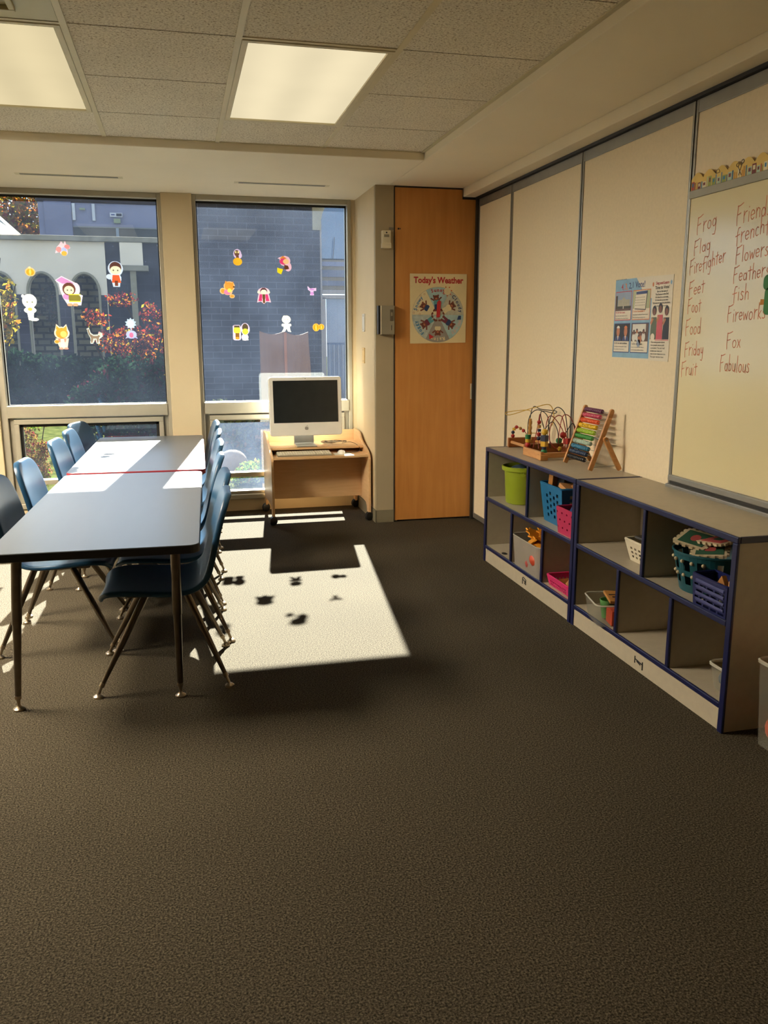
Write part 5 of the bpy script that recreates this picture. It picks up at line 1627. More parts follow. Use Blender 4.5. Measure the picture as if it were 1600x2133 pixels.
# all-in-one computer
pc = thing('desktop_computer', 'white all-in-one computer with a dark screen on the desk shelf', 'computer', (0.925, 6.36, 0.556))
tilt = Euler((math.radians(-4), 0, math.radians(1.5))).to_matrix()
pcc = Vector((0.925, 6.375, 0.855))
pm_ = lambda u, v, w: tuple(pcc + tilt @ Vector((u, w, v)))
q = MB(); q.prism(rrect(-0.278, 0.278, -0.222, 0.222, 0.022), 0.048, lambda u, v, w: pm_(u, v, -0.024 + w)); q.build('case', M_white, pc, bevel=0.005, seg=3)
q = MB(); q.prism([(-0.248, -0.122), (0.248, -0.122), (0.248, 0.195), (-0.248, 0.195)], 0.0015, lambda u, v, w: pm_(u, v, -0.0256 + w)); q.build('screen', M_screen, pc)
q = MB(); q.prism(ell(0, 0.209, 0.003, 0.003, 12), 0.001, lambda u, v, w: pm_(u, v, -0.0252 + w)); q.build('camera_dot', M_blackpl, pc)
apple = ell(-0.0045, -0.166, 0.0095, 0.0125, 14, 60, 300) + ell(0.0045, -0.166, 0.0095, 0.0125, 14, -120, 40) + ell(0.0165, -0.162, 0.0055, 0.0055, 6, 240, 120)[::1]
q = MB(); q.prism(apple, 0.0012, lambda u, v, w: pm_(u, v, -0.0252 + w)); q.prism([(0.001, -0.152), (0.006, -0.150), (0.007, -0.143), (0.002, -0.146)], 0.0012, lambda u, v, w: pm_(u, v, -0.0252 + w))
q.build('logo', mat('logo_grey', '8E8A84', 0.4), pc)
q = MB()
st = [(6.425, 0.70), (6.432, 0.70), (6.432, 0.575), (6.44, 0.566), (6.44, 0.558), (6.262, 0.558), (6.262, 0.564), (6.424, 0.568)]
q.prism(st, 0.155, lambda u, v, w: (0.838 + w, u, v)); q.build('stand', mat('anodised_grey', 'B5B3AC', 0.35, 0.6), pc, bevel=0.002)

kb = thing('keyboard', 'white computer keyboard on the front shelf of the desk', 'keyboard', (0.880, 6.20, 0.505))
MB().box(0.675, 1.085, 6.130, 6.262, 0.5055, 0.516).build('base', M_grey_pl, kb, bevel=0.003)
q = MB()
for r_ in range(6):
    y = 6.137 + 0.0205 * r_
    for k in range(21):
        if k in (15, 16) and r_ in (2,):
            continue
        x = 0.680 + 0.0188 * k + (0.004 if k > 14 else 0) + (0.002 if k > 17 else 0)
        q.box(x + 0.0008, x + 0.0165, y, y + 0.0175, 0.516, 0.523 + 0.0012 * r_)
q.build('keys', mat('key_plastic', 'D8D2C0', 0.5), kb)
pd = MB(); pd.box(1.105, 1.235, 6.135, 6.235, 0.5052, 0.5095); tag(pd.build('mouse_pad', mat('pale_card', 'D5D2CA', 0.5), bevel=0.001), 'small pale card under the mouse on the desk', 'mouse pad')
q = MB(); q.ball((1.165, 6.19, 0.510), 0.032, 20, 12, (0.95, 1.5, 0.85))
q.v = [(a, b, max(c, 0.5098)) for a, b, c in q.v]
tag(q.build('computer_mouse', M_white, smooth=True), 'white rounded computer mouse at the right end of the desk shelf', 'mouse')
q = MB()
def loop_path(cx_, cy_0, z, rx, ry, n, wob, seed):
    r_ = random.Random(seed); ph = r_.random() * 6
    return [(cx_ + rx * math.cos(2 * PI * i / n + ph) * (1 + wob * math.sin(3.1 * i)), cy_0 + ry * math.sin(2 * PI * i / n + ph) * (1 + wob * math.cos(2.3 * i)), z + 0.004 * math.sin(i * 1.7) + 0.004) for i in range(int(n * 1.8))]
for (cx_, cy_0, rx, ry, m, sd_, lb) in ((1.13, 6.38, 0.075, 0.055, M_offwhite, 1, 'pale coiled cable loop lying on the desk shelf beside the computer stand'),
                                         (1.16, 6.40, 0.085, 0.05, M_blackpl, 2, 'thin black cable tangled on the desk shelf beside the computer stand'),
                                         (1.10, 6.36, 0.06, 0.045, M_grey_pl, 3, 'grey cable coil lying nearest the computer stand')):
    q = MB(); q.tube(smooth_path(loop_path(cx_, cy_0, 0.559 + 0.006 * sd_, rx, ry, 9, 0.12, sd_), 4), 0.0022, 6)
    tag(q.build('cable', m, smooth=True), lb, 'cable', 'cables on the desk')
q = MB(); q.tube(smooth_path([(1.20, 6.38, 0.565), (1.27, 6.33, 0.575), (1.315, 6.27, 0.55), (1.31, 6.235, 0.517), (1.25, 6.22, 0.512), (1.19, 6.235, 0.513)], 8), 0.002, 6)
tag(q.build('cable', M_blackpl, smooth=True), 'black mouse cord drooping over the desk shelf edge to the mouse', 'cable', 'cables on the desk')

# ------------------------------------------------------------------ window stickers
K = 1 / 258.0


def inside(p, poly):
    x, y = p; c = False; n = len(poly); j_ = n - 1
    for i_ in range(n):
        xi, yi = poly[i_]; xj, yj = poly[j_]
        if (yi > y) != (yj > y) and x < (xj - xi) * (y - yi) / (yj - yi) + xi:
            c = not c
        j_ = i_
    return c


def sticker(name, label, X, Z, layers, yoff=6.7625):
    """one printed film; layers = [(colour, [outlines, u right, v up])], later layers print over earlier ones.
    The film is cut into small cells that take the colour printed there."""
    us = [p[0] for _, ps in layers for q_ in ps for p in q_]; vs_ = [p[1] for _, ps in layers for q_ in ps for p in q_]
    st_ = 0.55
    nu = int((max(us) - min(us)) / st_) + 2; nv = int((max(vs_) - min(vs_)) / st_) + 2
    u0, v0 = min(us) - 0.3, min(vs_) - 0.3
    boxes = [[(min(a for a, b in p), max(a for a, b in p), min(b for a, b in p), max(b for a, b in p)) for p in ps] for _, ps in layers]
    q = MB(); ids = {}
    def vid(i_, j_):
        if (i_, j_) not in ids:
            ids[(i_, j_)] = len(q.v); q.v.append((X + (u0 + i_ * st_) * K, yoff, Z + (v0 + j_ * st_) * K))
        return ids[(i_, j_)]
    for i_ in range(nu):
        for j_ in range(nv):
            pc_ = (u0 + (i_ + 0.5) * st_, v0 + (j_ + 0.5) * st_); hit = -1
            for li in range(len(layers) - 1, -1, -1):
                if any(bx[0] <= pc_[0] <= bx[1] and bx[2] <= pc_[1] <= bx[3] and inside(pc_, p) for p, bx in zip(layers[li][1], boxes[li])):
                    hit = li; break
            if hit >= 0:
                q.f.append((vid(i_, j_), vid(i_ + 1, j_), vid(i_ + 1, j_ + 1), vid(i_, j_ + 1))); q.m.append(hit)
    o = q.build(name, [thin_mat('vinyl_' + c_, c_, 0.05) for c_, _ in layers])
    tag(o, label, 'sticker', 'holiday stickers on the windows')


WH, SK, BLK = 'E8F0F8', 'F4E6C8', '4A3A30'
E = ell
sticker('window_sticker', 'small orange pumpkin sticker high on the left window', -1.022, 1.842, [('F2B47A', [E(0, 0, 9, 8)]), ('F29A2E', [E(0, -0.5, 7, 6)]), ('F2C060', [E(0, -0.5, 2, 6)]), ('D8C8A0', [[(-2, 6), (2, 6), (1, 10), (-3, 9)]])])
sticker('window_sticker', 'white ghost costume child sticker at the left of the left window', -1.044, 1.600, [(WH, [E(0, 9, 13, 13), E(0, -8, 11, 6), [(-7, -2), (7, -2), (5, -26), (-4, -26)], E(6, -25, 8, 3), E(-11, 18, 3, 3)]),
        ('FBF8E6', [E(0, 9, 11, 11), [(-5, -4), (5, -4), (3, -24), (-3, -24)]]), ('F0B060', [E(0, -6, 4, 3)]), ('77806A', [E(-4, 7, 1.6, 1.6, 8), E(5, 7, 1.6, 1.6, 8)])])
sticker('window_sticker', 'pink bat costume sticker at the top of the left window', -0.785, 2.015, [('F0C8D8', [[(-14, -10), (-10, 2), (-5, 7), (-2, 12), (2, 7), (5, 13), (7, 6), (14, 0), (4, -4), (-2, -6)], E(2, -7, 7, 7)]),
        ('F08C90', [E(-7, -3, 5, 5), E(8, 2, 5, 4)]), ('A8B8F0', [E(2, -4, 5, 5)]), ('F2B050', [E(2, -10, 5, 4.5)])])
sticker('window_sticker', 'witch child with a pink hat and brown cauldron sticker, largest on the left window', -0.755, 1.700, [('E8D8F0', [[(-26, 22), (-14, 30), (-2, 24), (10, 18), (8, 2), (22, -6), (18, -24), (-6, -24), (-14, -10), (-18, 4), (-20, 16)], E(10, 6, 8, 12)]),
        ('C88CC8', [[(-24, 22), (-14, 28), (-2, 22), (8, 16), (-14, 16)], E(-6, -8, 8, 6)]), ('6A4238', [E(-2, 6, 12, 12)]), (SK, [E(-2, 4, 9, 8)]), ('807A38', [rrect(-4, 18, -17, -5, 4)]),
        ('E8E040', [[(-4, -5), (18, -5), (18, -3), (-4, -3)], [(-4, -18), (18, -18), (18, -16), (-4, -16)]]), ('F0A080', [E(-2, -23, 5, 3), E(8, -23, 5, 3)]), ('60585A', [E(-5, 4, 1.5, 1.5, 8), E(2, 4, 1.5, 1.5, 8)])])
sticker('window_sticker', 'dark-haired caped child sticker near the right edge of the left window', -0.424, 1.835, [('C4D4F4', [E(0, 10, 14, 14), E(0, -8, 10, 10), [(-8, -12), (8, -12), (6, -24), (-6, -24)], E(-12, -5, 6, 5)]),
        ('5A3C38', [E(0, 12, 11, 11)]), (SK, [E(0, 7, 10, 8)]), ('E0603A', [[(-6, -2), (6, -2), (9, -16), (-8, -16)]]), ('704030', [[(-3, -12), (3, -12), (3, -22), (-3, -22)]]), ('6A6A58', [E(-4, 7, 1.6, 1.6, 8), E(4, 7, 1.6, 1.6, 8)])])
sticker('window_sticker', 'orange fox costume child sticker low on the left window', -0.837, 1.373, [('E6D6C0', [E(0, 8, 14, 12), [(-12, 14), (-9, 25), (-2, 18)], [(12, 14), (9, 25), (2, 18)], [(-12, -2), (12, -2), (8, -22), (-5, -22)], E(-10, -8, 5, 4)]),
        ('E0963A', [E(0, 8, 11, 10), [(-10, 14), (-9, 22), (-3, 17)], [(10, 14), (9, 22), (3, 17)], E(-10, -8, 4, 3)]), ('F0C070', [E(3, 6, 6, 6)]), ('E89080', [[(-8, -2), (8, -2), (6, -9), (-6, -9)], E(-3, -21, 4, 2), E(6, -21, 4, 2)]), ('F6F0D0', [[(-3, -3), (3, -3), (5, -18), (-4, -18)]])])
sticker('window_sticker', 'arched brown cat sticker low in the middle of the left window', -0.605, 1.383, [('C6D2D0', [[(-14, 14), (-10, 16), (-7, 6), (-2, 2), (6, 3), (8, 8), (14, 6), (15, -1), (8, -6), (9, -15), (3, -15), (1, -6), (-4, -15), (-9, -15), (-8, -4), (-12, 4)]]),
        ('8A7868', [[(-13, 13), (-11, 14), (-8, 4), (-2, 0), (5, 0), (9, 3), (12, 2), (8, -3), (6, -13), (4, -13), (3, -5), (-3, -5), (-5, -13), (-8, -13), (-7, -3), (-11, 4)]]), ('F0F0C0', [E(10, 2, 1.8, 1.8, 8)]), ('F0A0A8', [[(7, 5), (9, 9), (11, 5)]])])
spider = []
for k in range(20):
    r_ = 11 if k % 2 else 8
    spider.append((r_ * math.cos(2 * PI * k / 20), 9 + r_ * math.sin(2 * PI * k / 20)))
sticker('window_sticker', 'pale blue web and spider sticker at the lower right of the left window', -0.339, 1.440, [('BCD4F4', [spider]), ('E6F0FA', [E(0, 9, 6, 6)]), ('A8B4F0', [E(0, -12, 10, 8), [(-12, -20), (-6, -12), (6, -12), (12, -20), (0, -16)], [(-1, 0), (1, 0), (1, -6), (-1, -6)]]), ('E8709A', [E(0, -13, 4, 5)])])

sticker('window_sticker', 'purple cat sitting on an orange pumpkin sticker, top left of the right window', 0.479, 1.972, [('D8C0E8', [E(0, 7, 8, 9), E(4, 4, 5, 6)]), ('6E4C40', [E(-1, 8, 5, 6), E(0, 1, 3, 4)]), ('F6B02E', [E(0, -8, 9, 7.5)]), ('FFF0A0', [E(-3, 10, 1.6, 2, 8), E(2, 10, 1.6, 2, 8)])])
sticker('window_sticker', 'witch riding a yellow broom sticker at the top of the right window', 0.836, 1.925, [('F0C0D8', [E(2, 7, 11, 10), E(8, -4, 7, 9), [(-13, 12), (-4, 16), (4, 14), (0, 8)]]), ('E89040', [[(-8, 12), (-2, 17), (6, 12), (-4, 9)]]), ('E0407A', [E(-1, 6, 8, 6)]),
        ('F4C890', [E(4, 6, 6, 5)]), ('6A3C2A', [[(0, 0), (8, -2), (10, -8), (2, -10)], [(-4, -10), (2, -4), (3, -6), (-3, -11)]]), ('F4E020', [[(-14, -6), (-2, -9), (-6, -19), (-14, -15)]])])
sticker('window_sticker', 'running orange wolf costume sticker at the left of the right window', 0.397, 1.733, [('F4C088', [E(3, 6, 11, 10), E(-10, -3, 6, 6), E(8, -13, 5, 4), E(0, -4, 9, 7)]), ('F29A40', [E(3, 6, 9, 8), E(-10, -3, 4, 4), E(8, -13, 4, 2.5), [(-6, 10), (-4, 17), (0, 13)], [(8, 12), (11, 16), (11, 9)]]), ('E080B0', [E(-1, -5, 7, 5)]), ('503028', [E(12, 5, 2, 1.6, 8)]), ('F8E060', [E(3, -2, 4, 4)])])
sticker('window_sticker', 'child in a pink bat cape sticker in the middle of the right window', 0.672, 1.688, [('F4C8DC', [E(0, 8, 12, 8), [(-10, 4), (10, 4), (14, -13), (6, -11), (0, -16), (-6, -11), (-14, -13)]]), ('5C4048', [E(0, 9, 7, 7)]), ('F8F0D8', [E(0, 7, 6, 5), E(-10, 7, 2.6, 2.6), E(10, 7, 2.6, 2.6)]), ('D8407A', [[(-8, 3), (-3, 3), (-4, -10), (-11, -10)], [(8, 3), (3, 3), (4, -10), (11, -10)]]), ('6A5030', [[(-3, 3), (3, 3), (2, -14), (-2, -14)]])])
sticker('window_sticker', 'small pale purple owl sticker at the right of the right window', 1.052, 1.729, [('E4C4EC', [[(-9, 10), (-4, 5), (9, 6), (9, 0), (3, 0), (4, -9), (-4, -9), (-3, -1), (-8, 2)]]), ('C890D8', [E(0, -5, 3.5, 3.5), E(0, 3, 5, 2)])])
sticker('window_sticker', 'green-faced monster couple sticker at the lower left of the right window', 0.488, 1.411, [('DCC8E8', [rrect(-17, -1, -16, 14, 4), E(8, 6, 9, 12), E(7, -10, 7, 7)]), ('5C5040', [rrect(-14, -3, 6, 13, 1), E(8, 9, 6, 8)]), ('E0E848', [rrect(-15, -2, -2, 9, 3), E(8, 1, 6, 6)]),
        ('8A6030', [[(-12, -2), (-4, -2), (-4, -14), (-12, -14)]]), ('F4F4F0', [[(4, -5), (11, -5), (14, -16), (2, -16)]]), ('E89838', [E(-8, -12, 4, 2.5)])])
sticker('window_sticker', 'white bandaged child sticker above the brown reflection board on the right window', 0.843, 1.477, [('F4F4E8', [E(0, 8, 9, 8), E(-4, 13, 3, 3), [(-6, 0), (6, 0), (8, -14), (10, -17), (3, -16), (0, -10), (-3, -16), (-10, -17), (-6, -10)], E(-7, -3, 3, 3), E(7, -3, 3, 3)]), ('B0A890', [E(-3, 8, 1, 1, 8), E(3, 8, 1, 1, 8)])])
sticker('window_sticker', 'pair of orange pumpkins sticker at the lower right of the right window', 1.099, 1.448, [('F6B450', [E(-5, 0, 7, 8), E(6, 1, 6, 6)]), ('F49A1E', [E(-5, -0.5, 5.5, 6.5), E(6, 0.5, 4.5, 4.5)]), ('F8C860', [E(-5, -0.5, 1.6, 6), E(6, 0.5, 1.4, 4)])])

# ------------------------------------------------------------------ outdoors
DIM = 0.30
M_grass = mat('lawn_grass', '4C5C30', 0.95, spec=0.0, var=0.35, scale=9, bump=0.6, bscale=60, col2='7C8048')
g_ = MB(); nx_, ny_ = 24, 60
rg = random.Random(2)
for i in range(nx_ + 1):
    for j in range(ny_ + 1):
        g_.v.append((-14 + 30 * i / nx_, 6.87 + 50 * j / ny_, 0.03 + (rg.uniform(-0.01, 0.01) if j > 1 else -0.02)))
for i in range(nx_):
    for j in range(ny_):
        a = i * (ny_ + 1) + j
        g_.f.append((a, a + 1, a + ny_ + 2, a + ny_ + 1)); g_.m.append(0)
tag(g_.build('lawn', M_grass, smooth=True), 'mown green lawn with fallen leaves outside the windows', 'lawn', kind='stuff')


def quad_leaf(mb, p, s, rr_):
    n = Vector((rr_.gauss(0, 1), rr_.gauss(0, 1), rr_.gauss(0, 1))).normalized()
    a = n.orthogonal().normalized(); b_ = n.cross(a)
    th = rr_.random() * 6.28
    e1 = a * math.cos(th) + b_ * math.sin(th); e2 = n.cross(e1)
    p = Vector(p)
    mb.add([p - e1 * s, p + e2 * s * 0.55, p + e1 * s, p - e2 * s * 0.55], [(0, 1, 2, 3)])


def foliage(name, blobs, n, s, mats_, weights, seed, shell=0.5):
    rr_ = random.Random(seed); mb = MB()
    vol = [b_[3] * b_[4] * b_[5] for b_ in blobs]; tot = sum(vol)
    for (x, y, z, rx, ry, rz_), v_ in zip(blobs, vol):
        for k in range(int(n * v_ / tot)):
            d = Vector((rr_.gauss(0, 1), rr_.gauss(0, 1), rr_.gauss(0, 1))).normalized() * (shell + (1 - shell) * rr_.random())
            mb.mat(rr_.choices(range(len(mats_)), weights)[0])
            pz = z + d.z * rz_
            if pz < 0.04:
                continue
            quad_leaf(mb, (x + d.x * rx, y + d.y * ry, pz), s * rr_.uniform(0.6, 1.3), rr_)
    return mb, mats_


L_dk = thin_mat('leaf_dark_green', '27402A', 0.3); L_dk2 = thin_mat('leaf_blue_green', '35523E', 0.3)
L_red = thin_mat('leaf_red', 'A33A2C', 0.5); L_org = thin_mat('leaf_orange', 'D07A2C', 0.5); L_mar = thin_mat('leaf_maroon', '5A2430', 0.4)
L_yel = thin_mat('leaf_yellow', 'C9AC38', 0.5); L_olv = thin_mat('leaf_olive', '7C7A34', 0.4); L_lim = thin_mat('leaf_lime', '8CB83C', 0.5); L_tan = thin_mat('leaf_tan', 'B08A5A', 0.4); L_pnk = thin_mat('petal_pink', 'C0485A', 0.5)
M_bark = mat('bark', '3E3026', 0.9, var=0.3, scale=20, bump=0.5, bscale=30)


def plant(name, label, cat, c, stems, blobs, n, s, mats_, weights, seed, group=None, shell=0.5, fname='foliage', stem_r=0.02):
    t = thing(name, label, cat, c, group)
    q = MB()
    for st_ in stems:
        k = len(st_)
        q.tube(smooth_path(st_, 4), [max(0.004, stem_r * (1 - 0.7 * i / (4 * (k - 1) + 1))) for i in range(4 * (k - 1) + 1)], 6)
    if stems:
        q.build('stem', M_bark, t, smooth=True)
    mb, mm = foliage(fname, blobs, n, s, mats_, weights, seed, shell)
    mb.build(fname, mm, t)
    return t


# hedge in the shade of the arcade
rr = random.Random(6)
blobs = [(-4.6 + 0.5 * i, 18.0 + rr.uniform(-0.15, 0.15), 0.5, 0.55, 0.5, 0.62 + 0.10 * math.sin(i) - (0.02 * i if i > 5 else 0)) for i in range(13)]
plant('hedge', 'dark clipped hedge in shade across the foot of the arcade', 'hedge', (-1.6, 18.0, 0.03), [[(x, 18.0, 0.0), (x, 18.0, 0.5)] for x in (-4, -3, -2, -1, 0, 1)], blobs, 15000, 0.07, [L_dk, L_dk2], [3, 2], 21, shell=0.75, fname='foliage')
# red and orange leaved shrub
stm = [[(-0.70, 12.0, 0.03), (-0.75, 12.0, 0.6), (-1.05, 12.0, 1.2), (-1.15, 12.0, 1.7)], [(-0.68, 12.0, 0.03), (-0.6, 12.1, 0.8), (-0.55, 12.1, 1.5), (-0.75, 12.0, 2.0)], [(-0.65, 12.0, 0.03), (-0.4, 12.0, 0.7), (-0.2, 11.9, 1.4), (-0.15, 11.9, 1.75)],
       [(-0.66, 12.0, 0.03), (-0.3, 12.0, 0.5), (0.0, 12.0, 0.9)]]
plant('red_leaved_shrub', 'shrub with orange and red autumn leaves before the dark window wing', 'shrub', (-0.68, 12.0, 0.03), stm,
      [(-1.05, 12, 1.62, 0.20, 0.3, 0.13), (-0.70, 12, 1.86, 0.24, 0.3, 0.10), (-0.32, 12, 1.66, 0.17, 0.3, 0.18), (-0.70, 12.2, 1.32, 0.42, 0.4, 0.22), (-0.35, 12.2, 1.1, 0.30, 0.4, 0.45)], 2600, 0.028, [L_red, L_org, L_mar, L_yel], [4, 2, 6, 1], 31, fname='foliage')
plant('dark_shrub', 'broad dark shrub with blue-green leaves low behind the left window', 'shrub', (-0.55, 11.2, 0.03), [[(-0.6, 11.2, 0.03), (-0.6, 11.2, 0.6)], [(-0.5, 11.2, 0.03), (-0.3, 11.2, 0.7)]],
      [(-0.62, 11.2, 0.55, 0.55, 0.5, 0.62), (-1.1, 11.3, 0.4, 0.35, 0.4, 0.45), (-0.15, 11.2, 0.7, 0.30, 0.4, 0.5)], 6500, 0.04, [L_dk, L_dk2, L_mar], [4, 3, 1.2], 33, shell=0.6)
# branches of a yellow-leaved tree at the left edge
stm = [[(-1.72, 9.0, 0.03), (-1.72, 9.0, 1.0), (-1.68, 9.0, 1.7), (-1.62, 9.0, 2.12)], [(-1.72, 9.0, 1.0), (-1.62, 9.0, 1.5), (-1.50, 9.0, 1.88)], [(-1.72, 9.0, 0.8), (-1.62, 9.0, 1.3), (-1.54, 9.0, 1.62)]]
plant('yellow_leaved_sapling', 'slender sapling with narrow yellow leaves at the left edge of the left window', 'sapling', (-1.72, 9.0, 0.03), stm,
      [(-1.66, 9, 1.6, 0.16, 0.15, 0.38), (-1.56, 9, 1.78, 0.07, 0.1, 0.16), (-1.60, 9, 1.45, 0.10, 0.1, 0.16)], 420, 0.034, [L_yel, L_olv, L_org], [5, 3, 1], 41, shell=0.2, stem_r=0.012)
# hydrangea just outside the low pane
stm = [[(-1.30, 8.0, 0.03), (-1.32, 8.0, 0.3), (-1.36, 8.0, 0.52)], [(-1.28, 8.0, 0.03), (-1.26, 8.0, 0.25), (-1.22, 8.0, 0.4)], [(-1.29, 8.0, 0.03), (-1.24, 8.0, 0.4), (-1.20, 8.0, 0.6)]]
hy = plant('hydrangea', 'faded hydrangea with tan flower heads outside the low left pane', 'hydrangea', (-1.29, 8.0, 0.03), stm,
           [(-1.36, 8, 0.50, 0.10, 0.09, 0.09), (-1.28, 8, 0.36, 0.12, 0.10, 0.10), (-1.22, 8, 0.42, 0.07, 0.07, 0.06), (-1.30, 8, 0.20, 0.14, 0.12, 0.13)], 2200, 0.014, [L_tan, L_olv, L_pnk, L_yel], [6, 2, 1, 1], 51, fname='flower_heads', stem_r=0.006)
mb, mm = foliage('bloom', [(-1.20, 8.0, 0.625, 0.032, 0.032, 0.038)], 240, 0.010, [L_pnk], [1], 52, 0.7)
mb.build('pink_bloom', mm, hy)
mb, mm = foliage('leaves', [(-1.35, 8.0, 0.58, 0.07, 0.05, 0.05), (-1.27, 8, 0.6, 0.06, 0.04, 0.05), (-1.28, 8.0, 0.12, 0.15, 0.1, 0.1)], 160, 0.024, [L_lim, L_olv], [2, 1], 53, 0.3)
mb.build('leaves', mm, hy)
# plants and boulder outside the low right pane
plant('ground_shrub', 'bright lime green low shrub outside the low right pane', 'shrub', (0.66, 7.9, 0.03), [[(0.66, 7.9, 0.02), (0.66, 7.9, 0.15)]], [(0.68, 7.9, 0.12, 0.22, 0.18, 0.12), (0.50, 7.85, 0.06, 0.16, 0.12, 0.08)], 1500, 0.018, [L_lim, L_yel], [3, 1], 61, stem_r=0.006)
plant('grey_green_shrub', 'hazy grey-green shrub behind the boulder outside the right window', 'shrub', (0.62, 9.6, 0.03), [[(0.6, 9.6, 0.03), (0.6, 9.6, 0.5)]], [(0.50, 9.6, 0.35, 0.45, 0.3, 0.34), (1.0, 9.6, 0.32, 0.35, 0.3, 0.30)], 3200, 0.035, [L_olv, thin_mat('leaf_sage', '8A946E', 0.4), L_tan], [2, 4, 2], 62)
q = MB(); q.ball((0.47, 8.35, 0.12), 0.16, 20, 12, (1, 0.8, 1.0)); rk = random.Random(1)
q.v = [(a + rk.uniform(-0.006, 0.006), b + rk.uniform(-0.006, 0.006), max(0.0, c)) for a, b, c in q.v]
tag(q.build('boulder', mat('sandstone', '806A4E', 0.9, var=0.15, scale=12, bump=0.4, bscale=20), smooth=True), 'rounded tan boulder lying outside the low right pane', 'boulder')

# arcade wing
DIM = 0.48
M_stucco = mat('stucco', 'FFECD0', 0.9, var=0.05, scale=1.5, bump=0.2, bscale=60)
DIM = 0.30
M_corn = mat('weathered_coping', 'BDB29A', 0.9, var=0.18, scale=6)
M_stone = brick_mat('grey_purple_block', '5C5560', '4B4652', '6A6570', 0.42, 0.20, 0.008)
M_rubble = brick_mat('sun_toned_rubble', 'D8CFA8', '8B8870', '45433A', 0.34, 0.16, 0.03)  # lightened colours stand in for sunlight on the courtyard stone
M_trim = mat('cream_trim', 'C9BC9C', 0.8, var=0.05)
arc_b = thing('arcade_building', 'low stucco building with round arches behind the hedge', 'building', (-2.6, 22.1, 0.03))
ZTOP, YF = 3.60, 22.0
q = MB()
cents = [-4.03, -3.08, -2.11]; rad = 0.33; zsp = 2.42
xs_ = -5.4
prev = xs_


def fmp(u, v, w):
    return (u, YF + w, v)


for c in cents + [None]:
    if c is None:
        q.prism([(prev, 0.03), (-1.60, 0.03), (-1.60, ZTOP), (prev, ZTOP)], 0.35, fmp)
    else:
        q.prism([(prev, 0.03), (c - rad, 0.03), (c - rad, ZTOP), (prev, ZTOP)], 0.35, fmp)
        top_ = [(c + rad * math.cos(PI - PI * i / 16), zsp + (rad + 0.12) * math.sin(PI * i / 16)) for i in range(17)]
        q.prism([(c - rad, ZTOP)] + [(c - rad, zsp)] + top_[1:] + [(c + rad, ZTOP)], 0.35, fmp)
        prev = c + rad
q.build('arcade_wall', M_stucco, arc_b)
q = MB()
pv = xs_
for c in cents + [None]:
    x1_ = -1.62 if c is None else c - rad - 0.03
    q.box(pv, x1_, YF - 0.03, YF, 0.03, 2.36); pv = (c + rad + 0.03) if c else 0
q.build('stone_pier', M_stone, arc_b)
for c in cents:
    q = MB()
    pts_ = [(c - rad, 0.5)] + [(c + rad * math.cos(PI - PI * i / 16), zsp + (rad + 0.12) * math.sin(PI * i / 16)) for i in range(17)] + [(c + rad, 0.5)]
    q.tube([fmp(u, v, -0.02) for u, v in pts_], 0.032, 6); q.build('arch_trim', M_trim, arc_b)
box('coping', -5.5, 1.2, YF - 0.12, YF + 0.5, 3.60, 3.72, M_corn, arc_b, bevel=0.01)
box('stone_wing', -1.60, 0.9, YF + 0.05, YF + 0.4, 0.03, 3.60, brick_mat('dark_block', '4C4A55', '403F4A', '55535E', 0.42, 0.2, 0.006), arc_b)
box('window_box', -1.25, -0.72, YF - 0.10, YF + 0.1, 3.06, 3.60, M_stucco, arc_b, bevel=0.01)
box('ledge', -1.36, -0.60, YF - 0.18, YF + 0.1, 2.93, 3.06, M_corn, arc_b, bevel=0.01)
box('post', -1.04, -0.90, YF - 0.12, YF + 0.02, 1.6, 2.93, M_trim, arc_b)
box('rear_wall', -5.4, -1.5, YF + 2.2, YF + 2.4, 0.03, 3.3, M_rubble, arc_b)
box('roof', -5.4, 0.9, YF + 0.35, YF + 2.4, 3.45, 3.58, M_corn, arc_b)
# creepers hanging on the rear wall
mb, mm = foliage('creeper', [(-3.1, YF + 2.1, 2.2, 0.45, 0.06, 0.6), (-4.0, YF + 2.1, 2.0, 0.5, 0.06, 0.8)], 900, 0.06, [L_olv, L_tan, L_dk], [2, 2, 1], 71, 0.2)
mb.build('creeper', mm, arc_b)

# upper grey wing behind
M_gw = mat('blue_grey_render', 'A4A6C2', 0.9, var=0.05, scale=3)
ub = thing('flat_roofed_wing', 'blue-grey flat-roofed upper storey behind the arcade', 'building', (-1.0, 30.5, 0.03))
box('wall', -4.14, 4.0, 30.0, 31.0, 0.03, 5.62, M_gw, ub)
box('roof_edge', -4.20, 4.1, 29.95, 31.1, 5.62, 5.72, mat('roof_edge_grey', '5E5A60', 0.8), ub)
box('corner_panel', -3.95, -3.12, 29.93, 30.0, 0.03, 5.62, mat('panel_grey', '989AB6', 0.8), ub)
for xa in (-3.10, -2.49):
    box('pilaster_strip', xa, xa + 0.09, 29.94, 30.0, 5.06, 5.58, mat('pale_strip', 'FFFFFF', 0.7), ub)
box('window_band', -3.10, 4.0, 29.96, 30.0, 4.1, 4.84, mat('dark_glazing', '4B4E4A', 0.25, var=0.2, scale=2), ub)
box('band_ledge', -3.10, 4.0, 29.92, 30.0, 4.84, 4.88, mat('ledge_grey', '9A9C98', 0.7), ub)
box('mullion', -1.78, -1.69, 29.9, 30.0, 4.1, 4.84, mat('mullion_blue', 'A3B4C0', 0.6), ub)
sg = box('wall_sign', -1.94, -1.55, 29.9, 29.93, 5.19, 5.32, mat('sign_white', 'FFFFFF', 0.6), ub)
MB().box(-1.74, -1.57, 29.89, 29.9, 5.215, 5.30).build('sign_panel', mat('sign_dark', '3A3E4C', 0.6), sg)
MB().box(-1.90, -1.79, 29.89, 29.9, 5.24, 5.275).build('sign_emblem', mat('sign_blue', '3A4C9A', 0.6), sg)
